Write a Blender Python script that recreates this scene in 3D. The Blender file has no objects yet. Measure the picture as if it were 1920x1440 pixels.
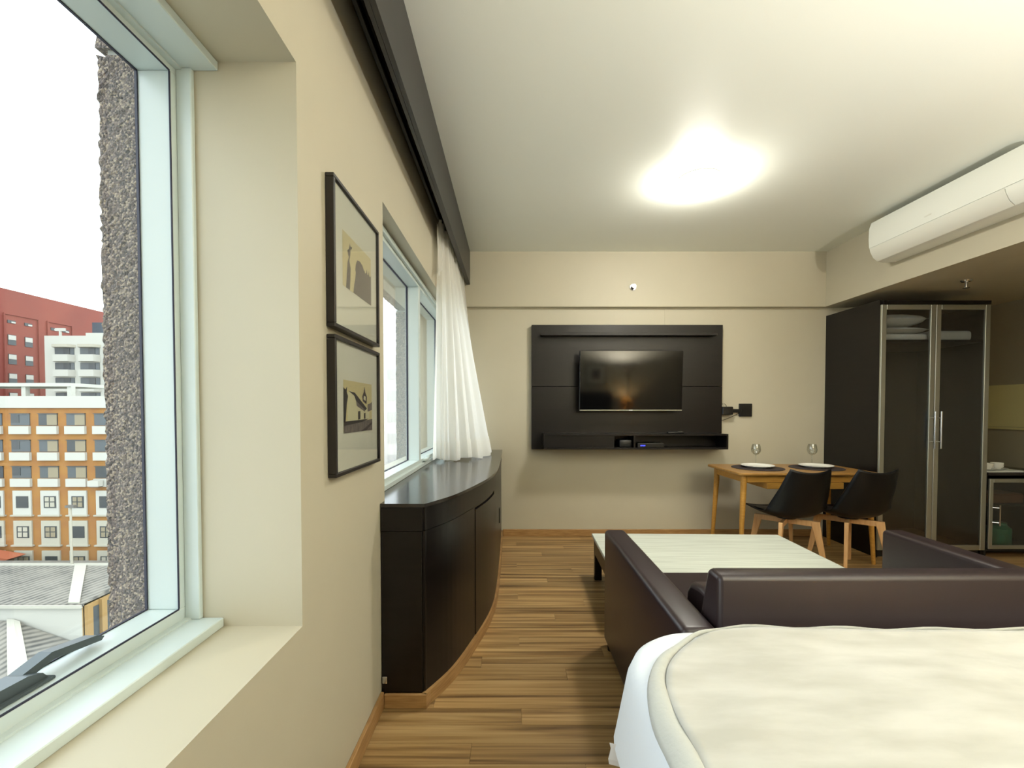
import bpy, bmesh, math, random
from mathutils import Vector, Matrix
random.seed(7)
SC = bpy.context.scene
COL = SC.collection
PI = math.pi

# ------------------------------------------------------------------ camera, sky, sun, exposure
cam_d = bpy.data.cameras.new('camera'); cam = bpy.data.objects.new('camera', cam_d); COL.objects.link(cam)
FPX = 830.0
cam_d.sensor_fit = 'HORIZONTAL'; cam_d.sensor_width = 36.0; cam_d.lens = 36.0 * FPX / 1920.0
cam_d.shift_y = 69.0 / 1920.0
cam_d.clip_start = 0.02; cam_d.clip_end = 800
cam.location = (0, 0, 1.25); cam.rotation_euler = (PI / 2 - math.radians(1.37), 0, 0)
SC.camera = cam
W = bpy.data.worlds.new('overcast_sky'); SC.world = W; W.use_nodes = True
bg = W.node_tree.nodes['Background']; bg.inputs[0].default_value = (0.86, 0.95, 1.0, 1); bg.inputs[1].default_value = 3.0
sun_d = bpy.data.lights.new('sun', 'SUN'); sun_d.energy = 1.0; sun_d.angle = math.radians(25); sun_d.color = (1, 0.96, 0.9)
sun = bpy.data.objects.new('sun', sun_d); COL.objects.link(sun)
sun.rotation_euler = Vector((-0.6, 0.5, -0.65)).to_track_quat('-Z', 'Y').to_euler()
sun.location = (6, -6, 12)
SC.view_settings.view_transform = 'Standard'; SC.view_settings.look = 'None'
SC.view_settings.gamma = 1.0; SC.view_settings.use_curve_mapping = False
SC.view_settings.exposure = 0.33
SC.cycles.caustics_reflective = False; SC.cycles.caustics_refractive = False
SC.cycles.use_adaptive_sampling = True; SC.cycles.adaptive_threshold = 0.03
SC.cycles.max_bounces = 6; SC.cycles.diffuse_bounces = 3; SC.cycles.glossy_bounces = 2
UPLIGHT = 360.0     # added ceiling uplight behind the camera, watts
LAMP = 125.0      # ceiling dome lamp emission

# ------------------------------------------------------------------ materials
def lin(c):
    return tuple(((v / 255.0) / 12.92 if v / 255.0 <= 0.04045 else ((v / 255.0 + 0.055) / 1.055) ** 2.4) for v in c)
MATS = {}
def mat(name, rgb, rough=0.6, metal=0.0, spec=0.5, vary=None, bump=None, emit=None, coat=0.0, sheen=0.0, alb=1.0):
    """rgb in 0-255 sRGB; vary=(rgb2, scale, (sx,sy,sz)); bump=(scale, strength, dist)"""
    m = bpy.data.materials.new(name); m.use_nodes = True; nt = m.node_tree; N = nt.nodes; L = nt.links
    b = N['Principled BSDF']; c = tuple(alb * v for v in lin(rgb)) + (1,)
    b.inputs['Base Color'].default_value = c; b.inputs['Roughness'].default_value = rough
    b.inputs['Metallic'].default_value = metal; b.inputs['Specular IOR Level'].default_value = spec
    b.inputs['Coat Weight'].default_value = coat; b.inputs['Sheen Weight'].default_value = sheen
    tc = N.new('ShaderNodeTexCoord')
    if vary:
        mp = N.new('ShaderNodeMapping'); mp.inputs['Scale'].default_value = vary[2]
        L.new(tc.outputs['Object'], mp.inputs[0])
        nz = N.new('ShaderNodeTexNoise'); nz.inputs['Scale'].default_value = vary[1]; nz.inputs['Detail'].default_value = 6
        L.new(mp.outputs[0], nz.inputs[0])
        cr = N.new('ShaderNodeValToRGB'); cr.color_ramp.elements[0].position = 0.35; cr.color_ramp.elements[1].position = 0.65
        cr.color_ramp.elements[0].color = c; cr.color_ramp.elements[1].color = tuple(alb * v for v in lin(vary[0])) + (1,)
        L.new(nz.outputs[0], cr.inputs[0]); L.new(cr.outputs[0], b.inputs['Base Color'])
    if bump:
        nz2 = N.new('ShaderNodeTexNoise'); nz2.inputs['Scale'].default_value = bump[0]; nz2.inputs['Detail'].default_value = 4
        L.new(tc.outputs['Object'], nz2.inputs[0])
        bp = N.new('ShaderNodeBump'); bp.inputs['Strength'].default_value = bump[1]; bp.inputs['Distance'].default_value = bump[2]
        L.new(nz2.outputs[0], bp.inputs['Height']); L.new(bp.outputs[0], b.inputs['Normal'])
    if emit:
        b.inputs['Emission Color'].default_value = lin(emit[0]) + (1,); b.inputs['Emission Strength'].default_value = emit[1]
    MATS[name] = m
    return m
def glass_mat(name, tint=(1, 1, 1), gloss_rough=0.0, ior=1.45, base_gloss=0.0, gloss_tint=(1, 1, 1)):
    m = bpy.data.materials.new(name); m.use_nodes = True; nt = m.node_tree; N = nt.nodes; L = nt.links
    N.remove(N['Principled BSDF']); out = N['Material Output']
    t = N.new('ShaderNodeBsdfTransparent'); t.inputs[0].default_value = tint + (1,)
    g = N.new('ShaderNodeBsdfGlossy'); g.inputs['Roughness'].default_value = gloss_rough; g.inputs[0].default_value = gloss_tint + (1,)
    lw = N.new('ShaderNodeLayerWeight'); lw.inputs[0].default_value = 0.5
    pw = N.new('ShaderNodeMath'); pw.operation = 'POWER'; pw.inputs[1].default_value = 5.0; L.new(lw.outputs['Facing'], pw.inputs[0])
    f0 = ((ior - 1) / (ior + 1)) ** 2 + base_gloss
    ad = N.new('ShaderNodeMath'); ad.operation = 'MULTIPLY_ADD'; ad.use_clamp = True; ad.inputs[1].default_value = 1 - f0; ad.inputs[2].default_value = f0
    L.new(pw.outputs[0], ad.inputs[0])
    mx = N.new('ShaderNodeMixShader'); L.new(ad.outputs[0], mx.inputs[0]); L.new(t.outputs[0], mx.inputs[1]); L.new(g.outputs[0], mx.inputs[2])
    L.new(mx.outputs[0], out.inputs[0]); MATS[name] = m
    return m
def sheer_mat(name, rgb, trans=0.5, clear=0.1):
    m = bpy.data.materials.new(name); m.use_nodes = True; nt = m.node_tree; N = nt.nodes; L = nt.links
    N.remove(N['Principled BSDF']); out = N['Material Output']; c = lin(rgb) + (1,)
    d = N.new('ShaderNodeBsdfDiffuse'); d.inputs[0].default_value = c
    t = N.new('ShaderNodeBsdfTranslucent'); t.inputs[0].default_value = c
    x = N.new('ShaderNodeBsdfTransparent')
    m1 = N.new('ShaderNodeMixShader'); m1.inputs[0].default_value = trans; L.new(d.outputs[0], m1.inputs[1]); L.new(t.outputs[0], m1.inputs[2])
    m2 = N.new('ShaderNodeMixShader'); m2.inputs[0].default_value = clear; L.new(m1.outputs[0], m2.inputs[1]); L.new(x.outputs[0], m2.inputs[2])
    L.new(m2.outputs[0], out.inputs[0]); MATS[name] = m
    return m

mat('wall_paint', (196, 189, 167), 0.55, vary=((191, 184, 162), 1.2, (1, 1, 1)), bump=(60, 0.05, 0.002))
mat('reveal_paint', (226, 220, 202), 0.5)
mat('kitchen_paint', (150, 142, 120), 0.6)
mat('ceiling_paint', (241, 244, 235), 0.45, bump=(40, 0.03, 0.002))
mat('wood_trim', (176, 138, 88), 0.45, vary=((150, 112, 68), 9, (1, 1, 12)))
mat('subfloor', (176, 138, 84), 0.6)
mat('espresso', (20, 15, 14), 0.33, spec=0.35, vary=((15, 11, 10), 5, (1, 1, 9)))
mat('espresso_top', (34, 28, 28), 0.15, spec=0.6)
mat('valance_wood', (40, 37, 35), 0.4, vary=((34, 31, 29), 6, (1, 1, 1)))
mat('track_metal', (105, 104, 100), 0.4, metal=0.6)
mat('black_plastic', (12, 12, 13), 0.35)
mat('black_matte', (16, 16, 17), 0.6)
mat('chair_black', (9, 10, 13), 0.42, spec=0.3)
mat('frame_black', (30, 25, 24), 0.4)
mat('mat_board', (205, 206, 194), 0.8)
mat('window_alu', (206, 218, 216), 0.35, spec=0.5)
mat('gasket', (40, 40, 60), 0.6)
mat('handle_dark', (84, 94, 98), 0.35, metal=0.3)
mat('white_plastic', (238, 240, 232), 0.35)
mat('louver_white', (230, 230, 220), 0.4)
mat('chrome', (200, 200, 200), 0.15, metal=1.0)
mat('alu_brushed', (176, 176, 164), 0.38, metal=0.85, spec=0.5)
mat('leather', (45, 34, 36), 0.36, spec=0.5, bump=(160, 0.06, 0.002))
mat('leather_dark', (48, 38, 37), 0.4, bump=(160, 0.06, 0.002))
mat('table_white', (214, 219, 208), 0.5, vary=((194, 199, 187), 7, (0.35, 9, 1)))
mat('oak', (196, 146, 66), 0.42, vary=((178, 128, 54), 8, (1, 10, 10)))
mat('oak_top', (170, 128, 68), 0.32, vary=((150, 108, 54), 8, (1, 12, 1)))
mat('beech', (214, 172, 120), 0.45, vary=((200, 154, 102), 8, (8, 8, 1)))
mat('porcelain', (246, 246, 238), 0.2)
mat('placemat', (54, 44, 44), 0.8, bump=(220, 0.5, 0.004))
mat('sheet_white', (232, 238, 244), 0.8, bump=(9, 0.25, 0.02))
mat('linen_white', (236, 236, 228), 0.85, bump=(12, 0.2, 0.02))
mat('blanket', (178, 177, 168), 0.85, vary=((198, 197, 190), 4.5, (1.0, 3.4, 1)), bump=(5, 0.35, 0.03), sheen=0.3)
mat('blanket_hem', (190, 192, 186), 0.8, bump=(30, 0.3, 0.01), sheen=0.2)
mat('tag_paper', (238, 234, 228), 0.8)
mat('cream_panel', (206, 196, 140), 0.5)
mat('lamp_glow', (255, 252, 240), 0.5, emit=((255, 251, 240), LAMP))
mat('display_blue', (20, 20, 60), 0.4, emit=((60, 70, 255), 2.5))
mat('tv_black', (7, 7, 8), 0.07, spec=0.4)
mat('green_thing', (30, 120, 90), 0.4)
mat('brown_thing', (110, 70, 44), 0.6)
# prints
mat('print_sepia', (192, 182, 138), 0.7); mat('print_dark', (70, 57, 62), 0.7, vary=((46, 38, 39), 60, (1, 1, 1)))
mat('print_ink', (46, 42, 44), 0.7); mat('print_grey', (120, 112, 106), 0.7, vary=((88, 82, 82), 40, (1, 3, 1))); mat('print_pale', (200, 196, 164), 0.7)
# outdoors
OUT = 0.50
mat('pebble_dash', (146, 128, 112), 0.9)
mat('orange_brick', (196, 138, 62), 0.85, vary=((182, 122, 60), 0.7, (1, 1, 1)), alb=OUT)
mat('facade_white', (226, 226, 214), 0.8, alb=OUT)
mat('facade_cream', (212, 208, 188), 0.8, alb=OUT)
mat('facade_red', (152, 74, 62), 0.85, vary=((166, 84, 68), 0.15, (1, 1, 1)), alb=OUT)
mat('facade_ochre', (196, 158, 96), 0.85, alb=OUT)
mat('washed_out_wall', (236, 232, 226), 0.8, alb=.62)  # wall kept pale to imitate overexposed daylight
mat('washed_out_window', (214, 212, 208), 0.6, alb=.6)  # window colour paled too, as if washed out by glare
mat('far_window', (86, 96, 102), 0.3, alb=OUT)
mat('far_window_dark', (60, 68, 74), 0.3, alb=OUT)
mat('far_blind', (170, 158, 128), 0.6, alb=OUT)
mat('roof_white', (222, 220, 204), 0.8, alb=OUT)
mat('asphalt', (150, 150, 144), 0.9)
mat('tank_blue', (58, 72, 88), 0.6, alb=OUT)
mat('terracotta', (200, 110, 70), 0.8, alb=OUT)
glass_mat('window_glass', (0.97, 0.98, 0.98))
glass_mat('picture_glass', (0.96, 0.96, 0.95), 0.04, 1.35)
glass_mat('smoked_glass', (0.80, 0.82, 0.84), 0.18, 1.5, 0.04)
glass_mat('wine_glass', (0.9, 0.91, 0.9), 0.02, 1.5, 0.06)
sheer_mat('lamp_shade', (220, 170, 90), 0.10, 0.0)
sheer_mat('curtain_voile', (252, 251, 246), 0.60, 0.10)

def pebble(m):
    nt = m.node_tree; N = nt.nodes; L = nt.links; b = N['Principled BSDF']
    tc = N.new('ShaderNodeTexCoord')
    v = N.new('ShaderNodeTexVoronoi'); v.inputs['Scale'].default_value = 190
    L.new(tc.outputs['Object'], v.inputs['Vector'])
    cr = N.new('ShaderNodeValToRGB'); e = cr.color_ramp.elements
    e[0].position = 0.0; e[0].color = lin((88, 80, 78)) + (1,); e[1].position = 1.0; e[1].color = lin((176, 160, 138)) + (1,)
    k = e.new(0.62); k.color = lin((122, 108, 100)) + (1,)
    sep = N.new('ShaderNodeSeparateColor'); L.new(v.outputs['Color'], sep.inputs[0]); L.new(sep.outputs[0], cr.inputs[0])
    L.new(cr.outputs[0], b.inputs['Base Color'])
    bp = N.new('ShaderNodeBump'); bp.inputs['Strength'].default_value = 0.9; bp.inputs['Distance'].default_value = 0.006; bp.invert = True
    L.new(v.outputs['Distance'], bp.inputs['Height']); L.new(bp.outputs[0], b.inputs['Normal'])
pebble(MATS['pebble_dash'])

def plank_mat():
    m = bpy.data.materials.new('plank_wood'); m.use_nodes = True; nt = m.node_tree; N = nt.nodes; L = nt.links
    b = N['Principled BSDF']; b.inputs['Roughness'].default_value = 0.38; b.inputs['Specular IOR Level'].default_value = 0.4
    tc = N.new('ShaderNodeTexCoord'); oi = N.new('ShaderNodeObjectInfo')
    mul = N.new('ShaderNodeMath'); mul.operation = 'MULTIPLY'; mul.inputs[1].default_value = 37.0; L.new(oi.outputs['Random'], mul.inputs[0])
    cmb = N.new('ShaderNodeCombineXYZ'); L.new(mul.outputs[0], cmb.inputs[0]); L.new(mul.outputs[0], cmb.inputs[1])
    ad = N.new('ShaderNodeVectorMath'); ad.operation = 'ADD'; L.new(tc.outputs['Object'], ad.inputs[0]); L.new(cmb.outputs[0], ad.inputs[1])
    mp = N.new('ShaderNodeMapping'); mp.inputs['Scale'].default_value = (0.9, 34, 1); L.new(ad.outputs[0], mp.inputs[0])
    nz = N.new('ShaderNodeTexNoise'); nz.inputs['Scale'].default_value = 1.0; nz.inputs['Detail'].default_value = 5; nz.inputs['Distortion'].default_value = 0.6
    L.new(mp.outputs[0], nz.inputs[0])
    cr = N.new('ShaderNodeValToRGB'); e = cr.color_ramp.elements
    e[0].position = 0.30; e[0].color = lin((106, 77, 46)) + (1,); e[1].position = 0.72; e[1].color = lin((214, 180, 126)) + (1,)
    k = e.new(0.5); k.color = lin((176, 140, 90)) + (1,)
    L.new(nz.outputs[0], cr.inputs[0])
    mp2 = N.new('ShaderNodeMapping'); mp2.inputs['Scale'].default_value = (3, 160, 1); L.new(ad.outputs[0], mp2.inputs[0])
    nz2 = N.new('ShaderNodeTexNoise'); nz2.inputs['Scale'].default_value = 1.0; nz2.inputs['Detail'].default_value = 3; L.new(mp2.outputs[0], nz2.inputs[0])
    mx = N.new('ShaderNodeMix'); mx.data_type = 'RGBA'; mx.blend_type = 'MULTIPLY'; mx.inputs[0].default_value = 0.35
    L.new(cr.outputs[0], mx.inputs[6]); L.new(nz2.outputs[0], mx.inputs[7])
    hs = N.new('ShaderNodeHueSaturation'); mr = N.new('ShaderNodeMapRange'); mr.inputs[3].default_value = 0.82; mr.inputs[4].default_value = 1.22
    L.new(oi.outputs['Random'], mr.inputs[0]); L.new(mr.outputs[0], hs.inputs['Value']); L.new(mx.outputs[2], hs.inputs['Color'])
    L.new(hs.outputs[0], b.inputs['Base Color']); MATS['plank_wood'] = m
plank_mat()
def roof_mat():
    m = mat('roof_tiles', (150, 150, 140), 0.85, alb=OUT); nt = m.node_tree; N = nt.nodes; L = nt.links; b = N['Principled BSDF']
    tc = N.new('ShaderNodeTexCoord'); w = N.new('ShaderNodeTexWave'); w.wave_type = 'BANDS'; w.bands_direction = 'X'
    w.inputs['Scale'].default_value = 0.55; w.inputs['Distortion'].default_value = 0.8; w.inputs['Detail'].default_value = 2
    mp = N.new('ShaderNodeMapping'); mp.inputs['Rotation'].default_value = (0, 0, 0.5)
    L.new(tc.outputs['Object'], mp.inputs[0]); L.new(mp.outputs[0], w.inputs[0])
    nz = N.new('ShaderNodeTexNoise'); nz.inputs['Scale'].default_value = 0.8; L.new(tc.outputs['Object'], nz.inputs[0])
    mm = N.new('ShaderNodeMath'); mm.operation = 'MULTIPLY'; L.new(w.outputs['Fac'], mm.inputs[0]); mm.inputs[1].default_value = 0.6
    ma = N.new('ShaderNodeMath'); L.new(mm.outputs[0], ma.inputs[0]); L.new(nz.outputs[0], ma.inputs[1])
    cr = N.new('ShaderNodeValToRGB'); e = cr.color_ramp.elements; e[0].position = 0.3; e[1].position = 1.05
    e[0].color = lin((62, 62, 60)) + (1,); e[1].color = lin((124, 121, 112)) + (1,)
    L.new(ma.outputs[0], cr.inputs[0]); L.new(cr.outputs[0], b.inputs['Base Color'])
roof_mat()

# ------------------------------------------------------------------ mesh helpers
class MB:
    def __init__(s): s.bm = bmesh.new(); s.mi = 0
    def _tag(s, faces):
        for f in faces: f.material_index = s.mi
    def box(s, x0, x1, y0, y1, z0, z1, bev=0.0, seg=1):
        g = bmesh.ops.create_cube(s.bm, size=1.0); vs = g['verts']
        for v in vs:
            v.co = Vector(((x0 + x1) / 2 + v.co.x * (x1 - x0), (y0 + y1) / 2 + v.co.y * (y1 - y0), (z0 + z1) / 2 + v.co.z * (z1 - z0)))
        es = list({e for v in vs for e in v.link_edges}); s._tag({f for v in vs for f in v.link_faces})
        if bev > 0:
            r = bmesh.ops.bevel(s.bm, geom=es, offset=bev, segments=seg, affect='EDGES', profile=0.5); s._tag(r['faces'])
        return s
    def tube(s, pts, radii, n=10, cap=True, squash=None):
        pts = [Vector(p) for p in pts]
        if not isinstance(radii, (list, tuple)): radii = [radii] * len(pts)
        rings = []; ref = None
        for i, p in enumerate(pts):
            d = (pts[min(i + 1, len(pts) - 1)] - pts[max(i - 1, 0)]).normalized()
            if ref is None:
                ref = Vector((0, 0, 1)) if abs(d.z) < 0.9 else Vector((1, 0, 0))
            a = d.cross(ref).normalized(); b = a.cross(d).normalized()
            rings.append([s.bm.verts.new(p + radii[i] * (math.cos(2 * PI * k / n) * a + math.sin(2 * PI * k / n) * b)) for k in range(n)])
        fs = []
        for r0, r1 in zip(rings, rings[1:]):
            for k in range(n): fs.append(s.bm.faces.new((r0[k], r0[(k + 1) % n], r1[(k + 1) % n], r1[k])))
        if cap: fs.append(s.bm.faces.new(rings[0][::-1])); fs.append(s.bm.faces.new(rings[-1]))
        s._tag(fs); return s
    def lathe(s, prof, c=(0, 0, 0), n=24, close=False):
        rings = []
        for r, z in prof:
            if r < 1e-6: rings.append([s.bm.verts.new((c[0], c[1], c[2] + z))])
            else: rings.append([s.bm.verts.new((c[0] + r * math.cos(2 * PI * k / n), c[1] + r * math.sin(2 * PI * k / n), c[2] + z)) for k in range(n)])
        fs = []
        for a, b in zip(rings, rings[1:]):
            for k in range(n):
                q = [a[k % len(a)], a[(k + 1) % len(a)], b[(k + 1) % len(b)], b[k % len(b)]]
                u = []
                for v in q:
                    if v not in u: u.append(v)
                if len(u) > 2: fs.append(s.bm.faces.new(u))
        s._tag(fs); return s
    def prism(s, poly, a, b, axis='z'):
        def P(u, v, w):
            return {'z': (u, v, w), 'y': (u, w, v), 'x': (w, u, v)}[axis]
        lo = [s.bm.verts.new(P(u, v, a)) for u, v in poly]; hi = [s.bm.verts.new(P(u, v, b)) for u, v in poly]
        n = len(poly); fs = [s.bm.faces.new(lo[::-1]), s.bm.faces.new(hi)]
        for k in range(n): fs.append(s.bm.faces.new((lo[k], lo[(k + 1) % n], hi[(k + 1) % n], hi[k])))
        s._tag(fs); return s
    def poly(s, pts):
        s._tag([s.bm.faces.new([s.bm.verts.new(p) for p in pts])]); return s
    def grid(s, fn, nu, nv):
        vs = [[s.bm.verts.new(fn(i / nu, j / nv)) for j in range(nv + 1)] for i in range(nu + 1)]
        s._tag([s.bm.faces.new((vs[i][j], vs[i + 1][j], vs[i + 1][j + 1], vs[i][j + 1])) for i in range(nu) for j in range(nv)]); return s
    def build(s, name, m, parent=None, smooth=False, origin=None, fixn=True):
        if fixn: bmesh.ops.recalc_face_normals(s.bm, faces=s.bm.faces[:])
        me = bpy.data.meshes.new(name)
        vs = [v.co for v in s.bm.verts]
        if parent is not None: o0 = Vector(parent['_o'])
        elif origin is not None: o0 = Vector(origin)
        else: o0 = Vector(((min(v.x for v in vs) + max(v.x for v in vs)) / 2, (min(v.y for v in vs) + max(v.y for v in vs)) / 2, min(v.z for v in vs)))
        bmesh.ops.translate(s.bm, verts=s.bm.verts[:], vec=-o0)
        for f in s.bm.faces: f.smooth = smooth
        s.bm.to_mesh(me); s.bm.free()
        for mm in (m if isinstance(m, (list, tuple)) else [m]): me.materials.append(MATS[mm])
        ob = bpy.data.objects.new(name, me); COL.objects.link(ob)
        ob['_o'] = tuple(o0)
        if parent is not None: ob.parent = parent
        else: ob.location = o0
        if smooth: me.set_sharp_from_angle(angle=math.radians(40))
        return ob
def tag(o, label, cat, group=None):
    o['label'] = label; o['category'] = cat
    if group: o['group'] = group
    return o
def struct(o, label=None):
    o['kind'] = 'structure'
    if label: o['label'] = label
    return o
def thing(name, label, cat, loc, group=None):
    o = bpy.data.objects.new(name, None); COL.objects.link(o); o.location = loc; o['_o'] = tuple(loc)
    o.empty_display_size = 0.05
    return tag(o, label, cat, group)
def copy_tree(o, parent=None):
    c = o.copy(); COL.objects.link(c); c.parent = parent
    for ch in list(o.children): copy_tree(ch, c)
    return c
def catmull(pts, per=6):
    out = []; P = [Vector(p) for p in pts]
    for i in range(len(P) - 1):
        a = P[max(i - 1, 0)]; b = P[i]; c = P[i + 1]; d = P[min(i + 2, len(P) - 1)]
        for k in range(per):
            t = k / per
            out.append(0.5 * ((2 * b) + (c - a) * t + (2 * a - 5 * b + 4 * c - d) * t * t + (3 * b - a - 3 * c + d) * t ** 3))
    out.append(P[-1]); return out

# ------------------------------------------------------------------ room dimensions
XL, XR, XB = -0.551, 4.64, 3.044      # left wall, far right wall, beam face
YB, YR = 4.372, -1.0                  # tv wall, wall behind the camera
ZC, ZS = 2.785, 2.255                 # ceiling, soffit
W1 = (-0.62, 1.151, 0.682, 2.138)     # window 1 opening y0,y1,z0,z1
W2 = (1.905, 4.15, 0.845, 2.13)       # window 2 opening
XO = -0.94                            # outer wall plane

# walls
m = MB()
for (y0, y1, z0, z1) in [(YR - .2, YB + .2, -.15, W1[2]), (YR - .2, YB + .2, W1[3], ZC + .2), (YR - .2, W1[0], W1[2], W1[3]), (W1[1], W2[0], W1[2], W1[3]), (W2[1], YB + .2, W1[2], W1[3]),
                         (W2[0], W2[1], W1[2], W2[2])]:
    m.box(XO, XL, y0, y1, z0, z1)
wl = struct(m.build('wall_left', 'wall_paint'))
m = MB(); m.box(XL, XR + .2, YB, YB + .2, -.15, ZC + .2); m.box(XL, XB, YB - .05, YB + .01, ZS, ZC)
struct(m.build('wall_back', 'wall_paint'))
m = MB(); m.box(XL, XR + .2, YR - .2, YR, -.15, ZC + .2); struct(m.build('wall_rear', 'wall_paint'))
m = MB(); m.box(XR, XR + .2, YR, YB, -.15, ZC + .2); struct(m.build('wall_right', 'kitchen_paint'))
m = MB(); m.box(XL, XB, YR, YB, ZC, ZC + .2); struct(m.build('ceiling', 'ceiling_paint'))
m = MB(); m.box(XB, XB + .27, YR, YB, ZS, ZC + .2); struct(m.build('beam_right', 'wall_paint'))
m = MB(); m.box(XB + .27, XR, YR, YB, ZS + .006, ZC + .2); struct(m.build('ceiling_kitchen', 'wall_paint'))
# a conduit strip above the tv panel
m = MB(); m.box(1.50, 1.507, YB - .004, YB, 2.08, ZS); struct(m.build('trim_1', 'wall_paint'))

# floor with planks
m = MB(); m.box(XL, XR, YR, YB, -.15, -.006); floor = struct(m.build('floor', 'subfloor', origin=(0, 0, 0)))
PW, PL, GAP = 0.0975, 1.22, 0.0014
def plank_mesh(w):
    q = MB(); q.box(-w / 2, w / 2, -PW / 2 + GAP / 2, PW / 2 - GAP / 2, -.006, 0.0)
    me = bpy.data.meshes.new('plank'); bmesh.ops.recalc_face_normals(q.bm, faces=q.bm.faces[:]); q.bm.to_mesh(me); q.bm.free(); me.materials.append(MATS['plank_wood']); return me
cache = {}
row = 0; y = YR
while y < YB - .01:
    x = XL - [0.0, .41, .82, .2, .63, 1.0][row % 6]
    while x < XR:
        a, b = max(x, XL), min(x + PL, XR)
        if b - a > .03:
            w = round(b - a - GAP, 3)
            if w not in cache: cache[w] = plank_mesh(w)
            o = bpy.data.objects.new('plank', cache[w]); COL.objects.link(o); o.parent = floor
            o.location = ((a + b) / 2, min(y + PW / 2, YB - PW / 2), random.uniform(-.0006, 0.0))
        x += PL
    y += PW; row += 1
# baseboards
def base(name, x0, x1, y0, y1):
    q = MB(); q.box(x0, x1, y0, y1, 0, .07, .003); struct(q.build(name, 'wood_trim'))
base('baseboard_left', XL, XL + .015, YR, 1.83)
base('baseboard_back', -.09, 3.07, YB - .015, YB)
base('baseboard_rear', XL, XR, YR, YR + .015)

# ------------------------------------------------------------------ windows
def ring(mb, x0, x1, y0, y1, z0, z1, w, bev=.002):
    mb.box(x0, x1, y0, y1, z0, z0 + w, bev); mb.box(x0, x1, y0, y1, z1 - w, z1, bev)
    mb.box(x0, x1, y0, y0 + w, z0 + w, z1 - w, bev); mb.box(x0, x1, y1 - w, y1, z0 + w, z1 - w, bev)
y0, y1, z0, z1 = W1
m = MB(); m.box(XO, -.85, y0, y1, z0, .74, .002); m.box(XO, -.85, y0, y1, 2.095, z1, .002); m.box(XO, -.85, 1.12, y1, .74, 2.095, .002); m.box(XO, -.85, y0, y0 + .035, .74, 2.095, .002)
w1 = struct(m.build('window_1', 'window_alu', origin=(-.85, .27, z0)))
m = MB(); m.box(-.85, -.757, y0, y1, z0, .706, .002); m.box(-.85, -.75, y0, y1, 2.115, z1, .002); m.box(-.85, -.811, 1.138, y1, .706, 2.115, .002)
m.box(-.85, -.835, y0, y1, .706, .711); m.box(-.85, -.835, y0, y1, 2.109, 2.115)
m.build('window_trim', 'window_alu', w1)
m = MB()
m.box(-.852, -.8495, y0 + .036, 1.119, .7395, .743); m.box(-.852, -.8495, y0 + .036, 1.119, 2.092, 2.0955); m.box(-.852, -.8495, 1.117, 1.1205, .743, 2.092)
m.box(-.936, -.930, y0 + .036, 1.119, .74, .7425); m.box(-.936, -.930, 1.1165, 1.12, .743, 2.092); m.box(-.936, -.930, y0 + .036, 1.119, 2.0925, 2.095)
m.build('gasket', 'gasket', w1)
m = MB(); m.box(-.934, -.930, y0 + .036, 1.1195, .7405, 2.0945); m.build('pane', 'window_glass', w1)
# stay handle on the bottom frame
h = MB(); h.box(-.922, -.868, .60, .832, .740, .747, .003, 2); hb = h.build('window_handle', 'handle_dark', w1, True)
h = MB(); h.prism([(.60, .747), (.70, .747), (.825, .747), (.815, .760), (.79, .768), (.60, .772)], -.918, -.876, 'x'); h.build('handle_hub', 'handle_dark', hb)
h = MB(); h.prism([(.795, .764), (.852, .779), (.945, .764), (.962, .754), (.955, .748), (.855, .763), (.80, .750)], -.922, -.896, 'x'); h.build('lever', 'handle_dark', hb)

y0, y1, z0, z1 = W2
m = MB(); ring(m, -.72, -.63, y0, y1, z0 + .015, z1, .05); m.box(-.72, -.63, 3.0, 3.055, z0 + .065, z1 - .05, .002)
w2 = struct(m.build('window_2', 'window_alu', origin=(-.63, 3.0, z0)))
m = MB(); m.box(-.66, -.612, y0, y1, z0 + .015, z0 + .04, .002); m.box(-.66, -.612, y0, y1, z1 - .028, z1, .002); m.build('window_trim', 'window_alu', w2)
for (a, b) in ((y0 + .05, 3.0), (3.055, y1 - .05)):
    q = MB(); q.box(-.712, -.708, a, b, z0 + .065, z1 - .05); q.build('pane', 'window_glass', w2)
    q = MB(); t = .003
    q.box(-.714, -.703, b - t, b, z0 + .065, z1 - .05); q.box(-.714, -.703, a, b, z1 - .05 - t, z1 - .05); q.box(-.714, -.703, a, b, z0 + .065, z0 + .065 + t); q.build('gasket', 'gasket', w2)
q = MB(); q.box(-.632, -.60, 3.10, 3.22, z0 + .045, z0 + .065, .004); q.box(-.625, -.595, 3.19, 3.22, z0 + .06, z0 + .085, .004); q.build('latch', 'window_alu', w2)

# outer wall: pebble-dash piers, sill and lintel
def rough_box(name, x0, x1, y0, y1, z0, z1, cell=.02, amp=.006):
    q = MB()
    def face(o, u, v, nu, nv):
        q.grid(lambda a, b: Vector(o) + Vector(u) * a + Vector(v) * b, nu, nv)
    nx = max(2, int((x1 - x0) / cell)); ny = max(2, int((y1 - y0) / cell)); nz = max(2, int((z1 - z0) / cell))
    dx, dy, dz = (x1 - x0, 0, 0), (0, y1 - y0, 0), (0, 0, z1 - z0)
    face((x0, y0, z0), dx, dz, nx, nz); face((x0, y1, z0), dx, dz, nx, nz)
    face((x0, y0, z0), dy, dz, ny, nz); face((x1, y0, z0), dy, dz, ny, nz)
    face((x0, y0, z0), dx, dy, nx, ny); face((x0, y0, z1), dx, dy, nx, ny)
    bmesh.ops.remove_doubles(q.bm, verts=q.bm.verts[:], dist=1e-5)
    for v in q.bm.verts:
        if v.co.x < x1 - 1e-4:
            v.co += Vector((random.uniform(-amp, amp * .4), random.uniform(-amp, amp) * .6, random.uniform(-amp, amp) * .6))
    return struct(q.build(name, 'pebble_dash', smooth=False))
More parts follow.
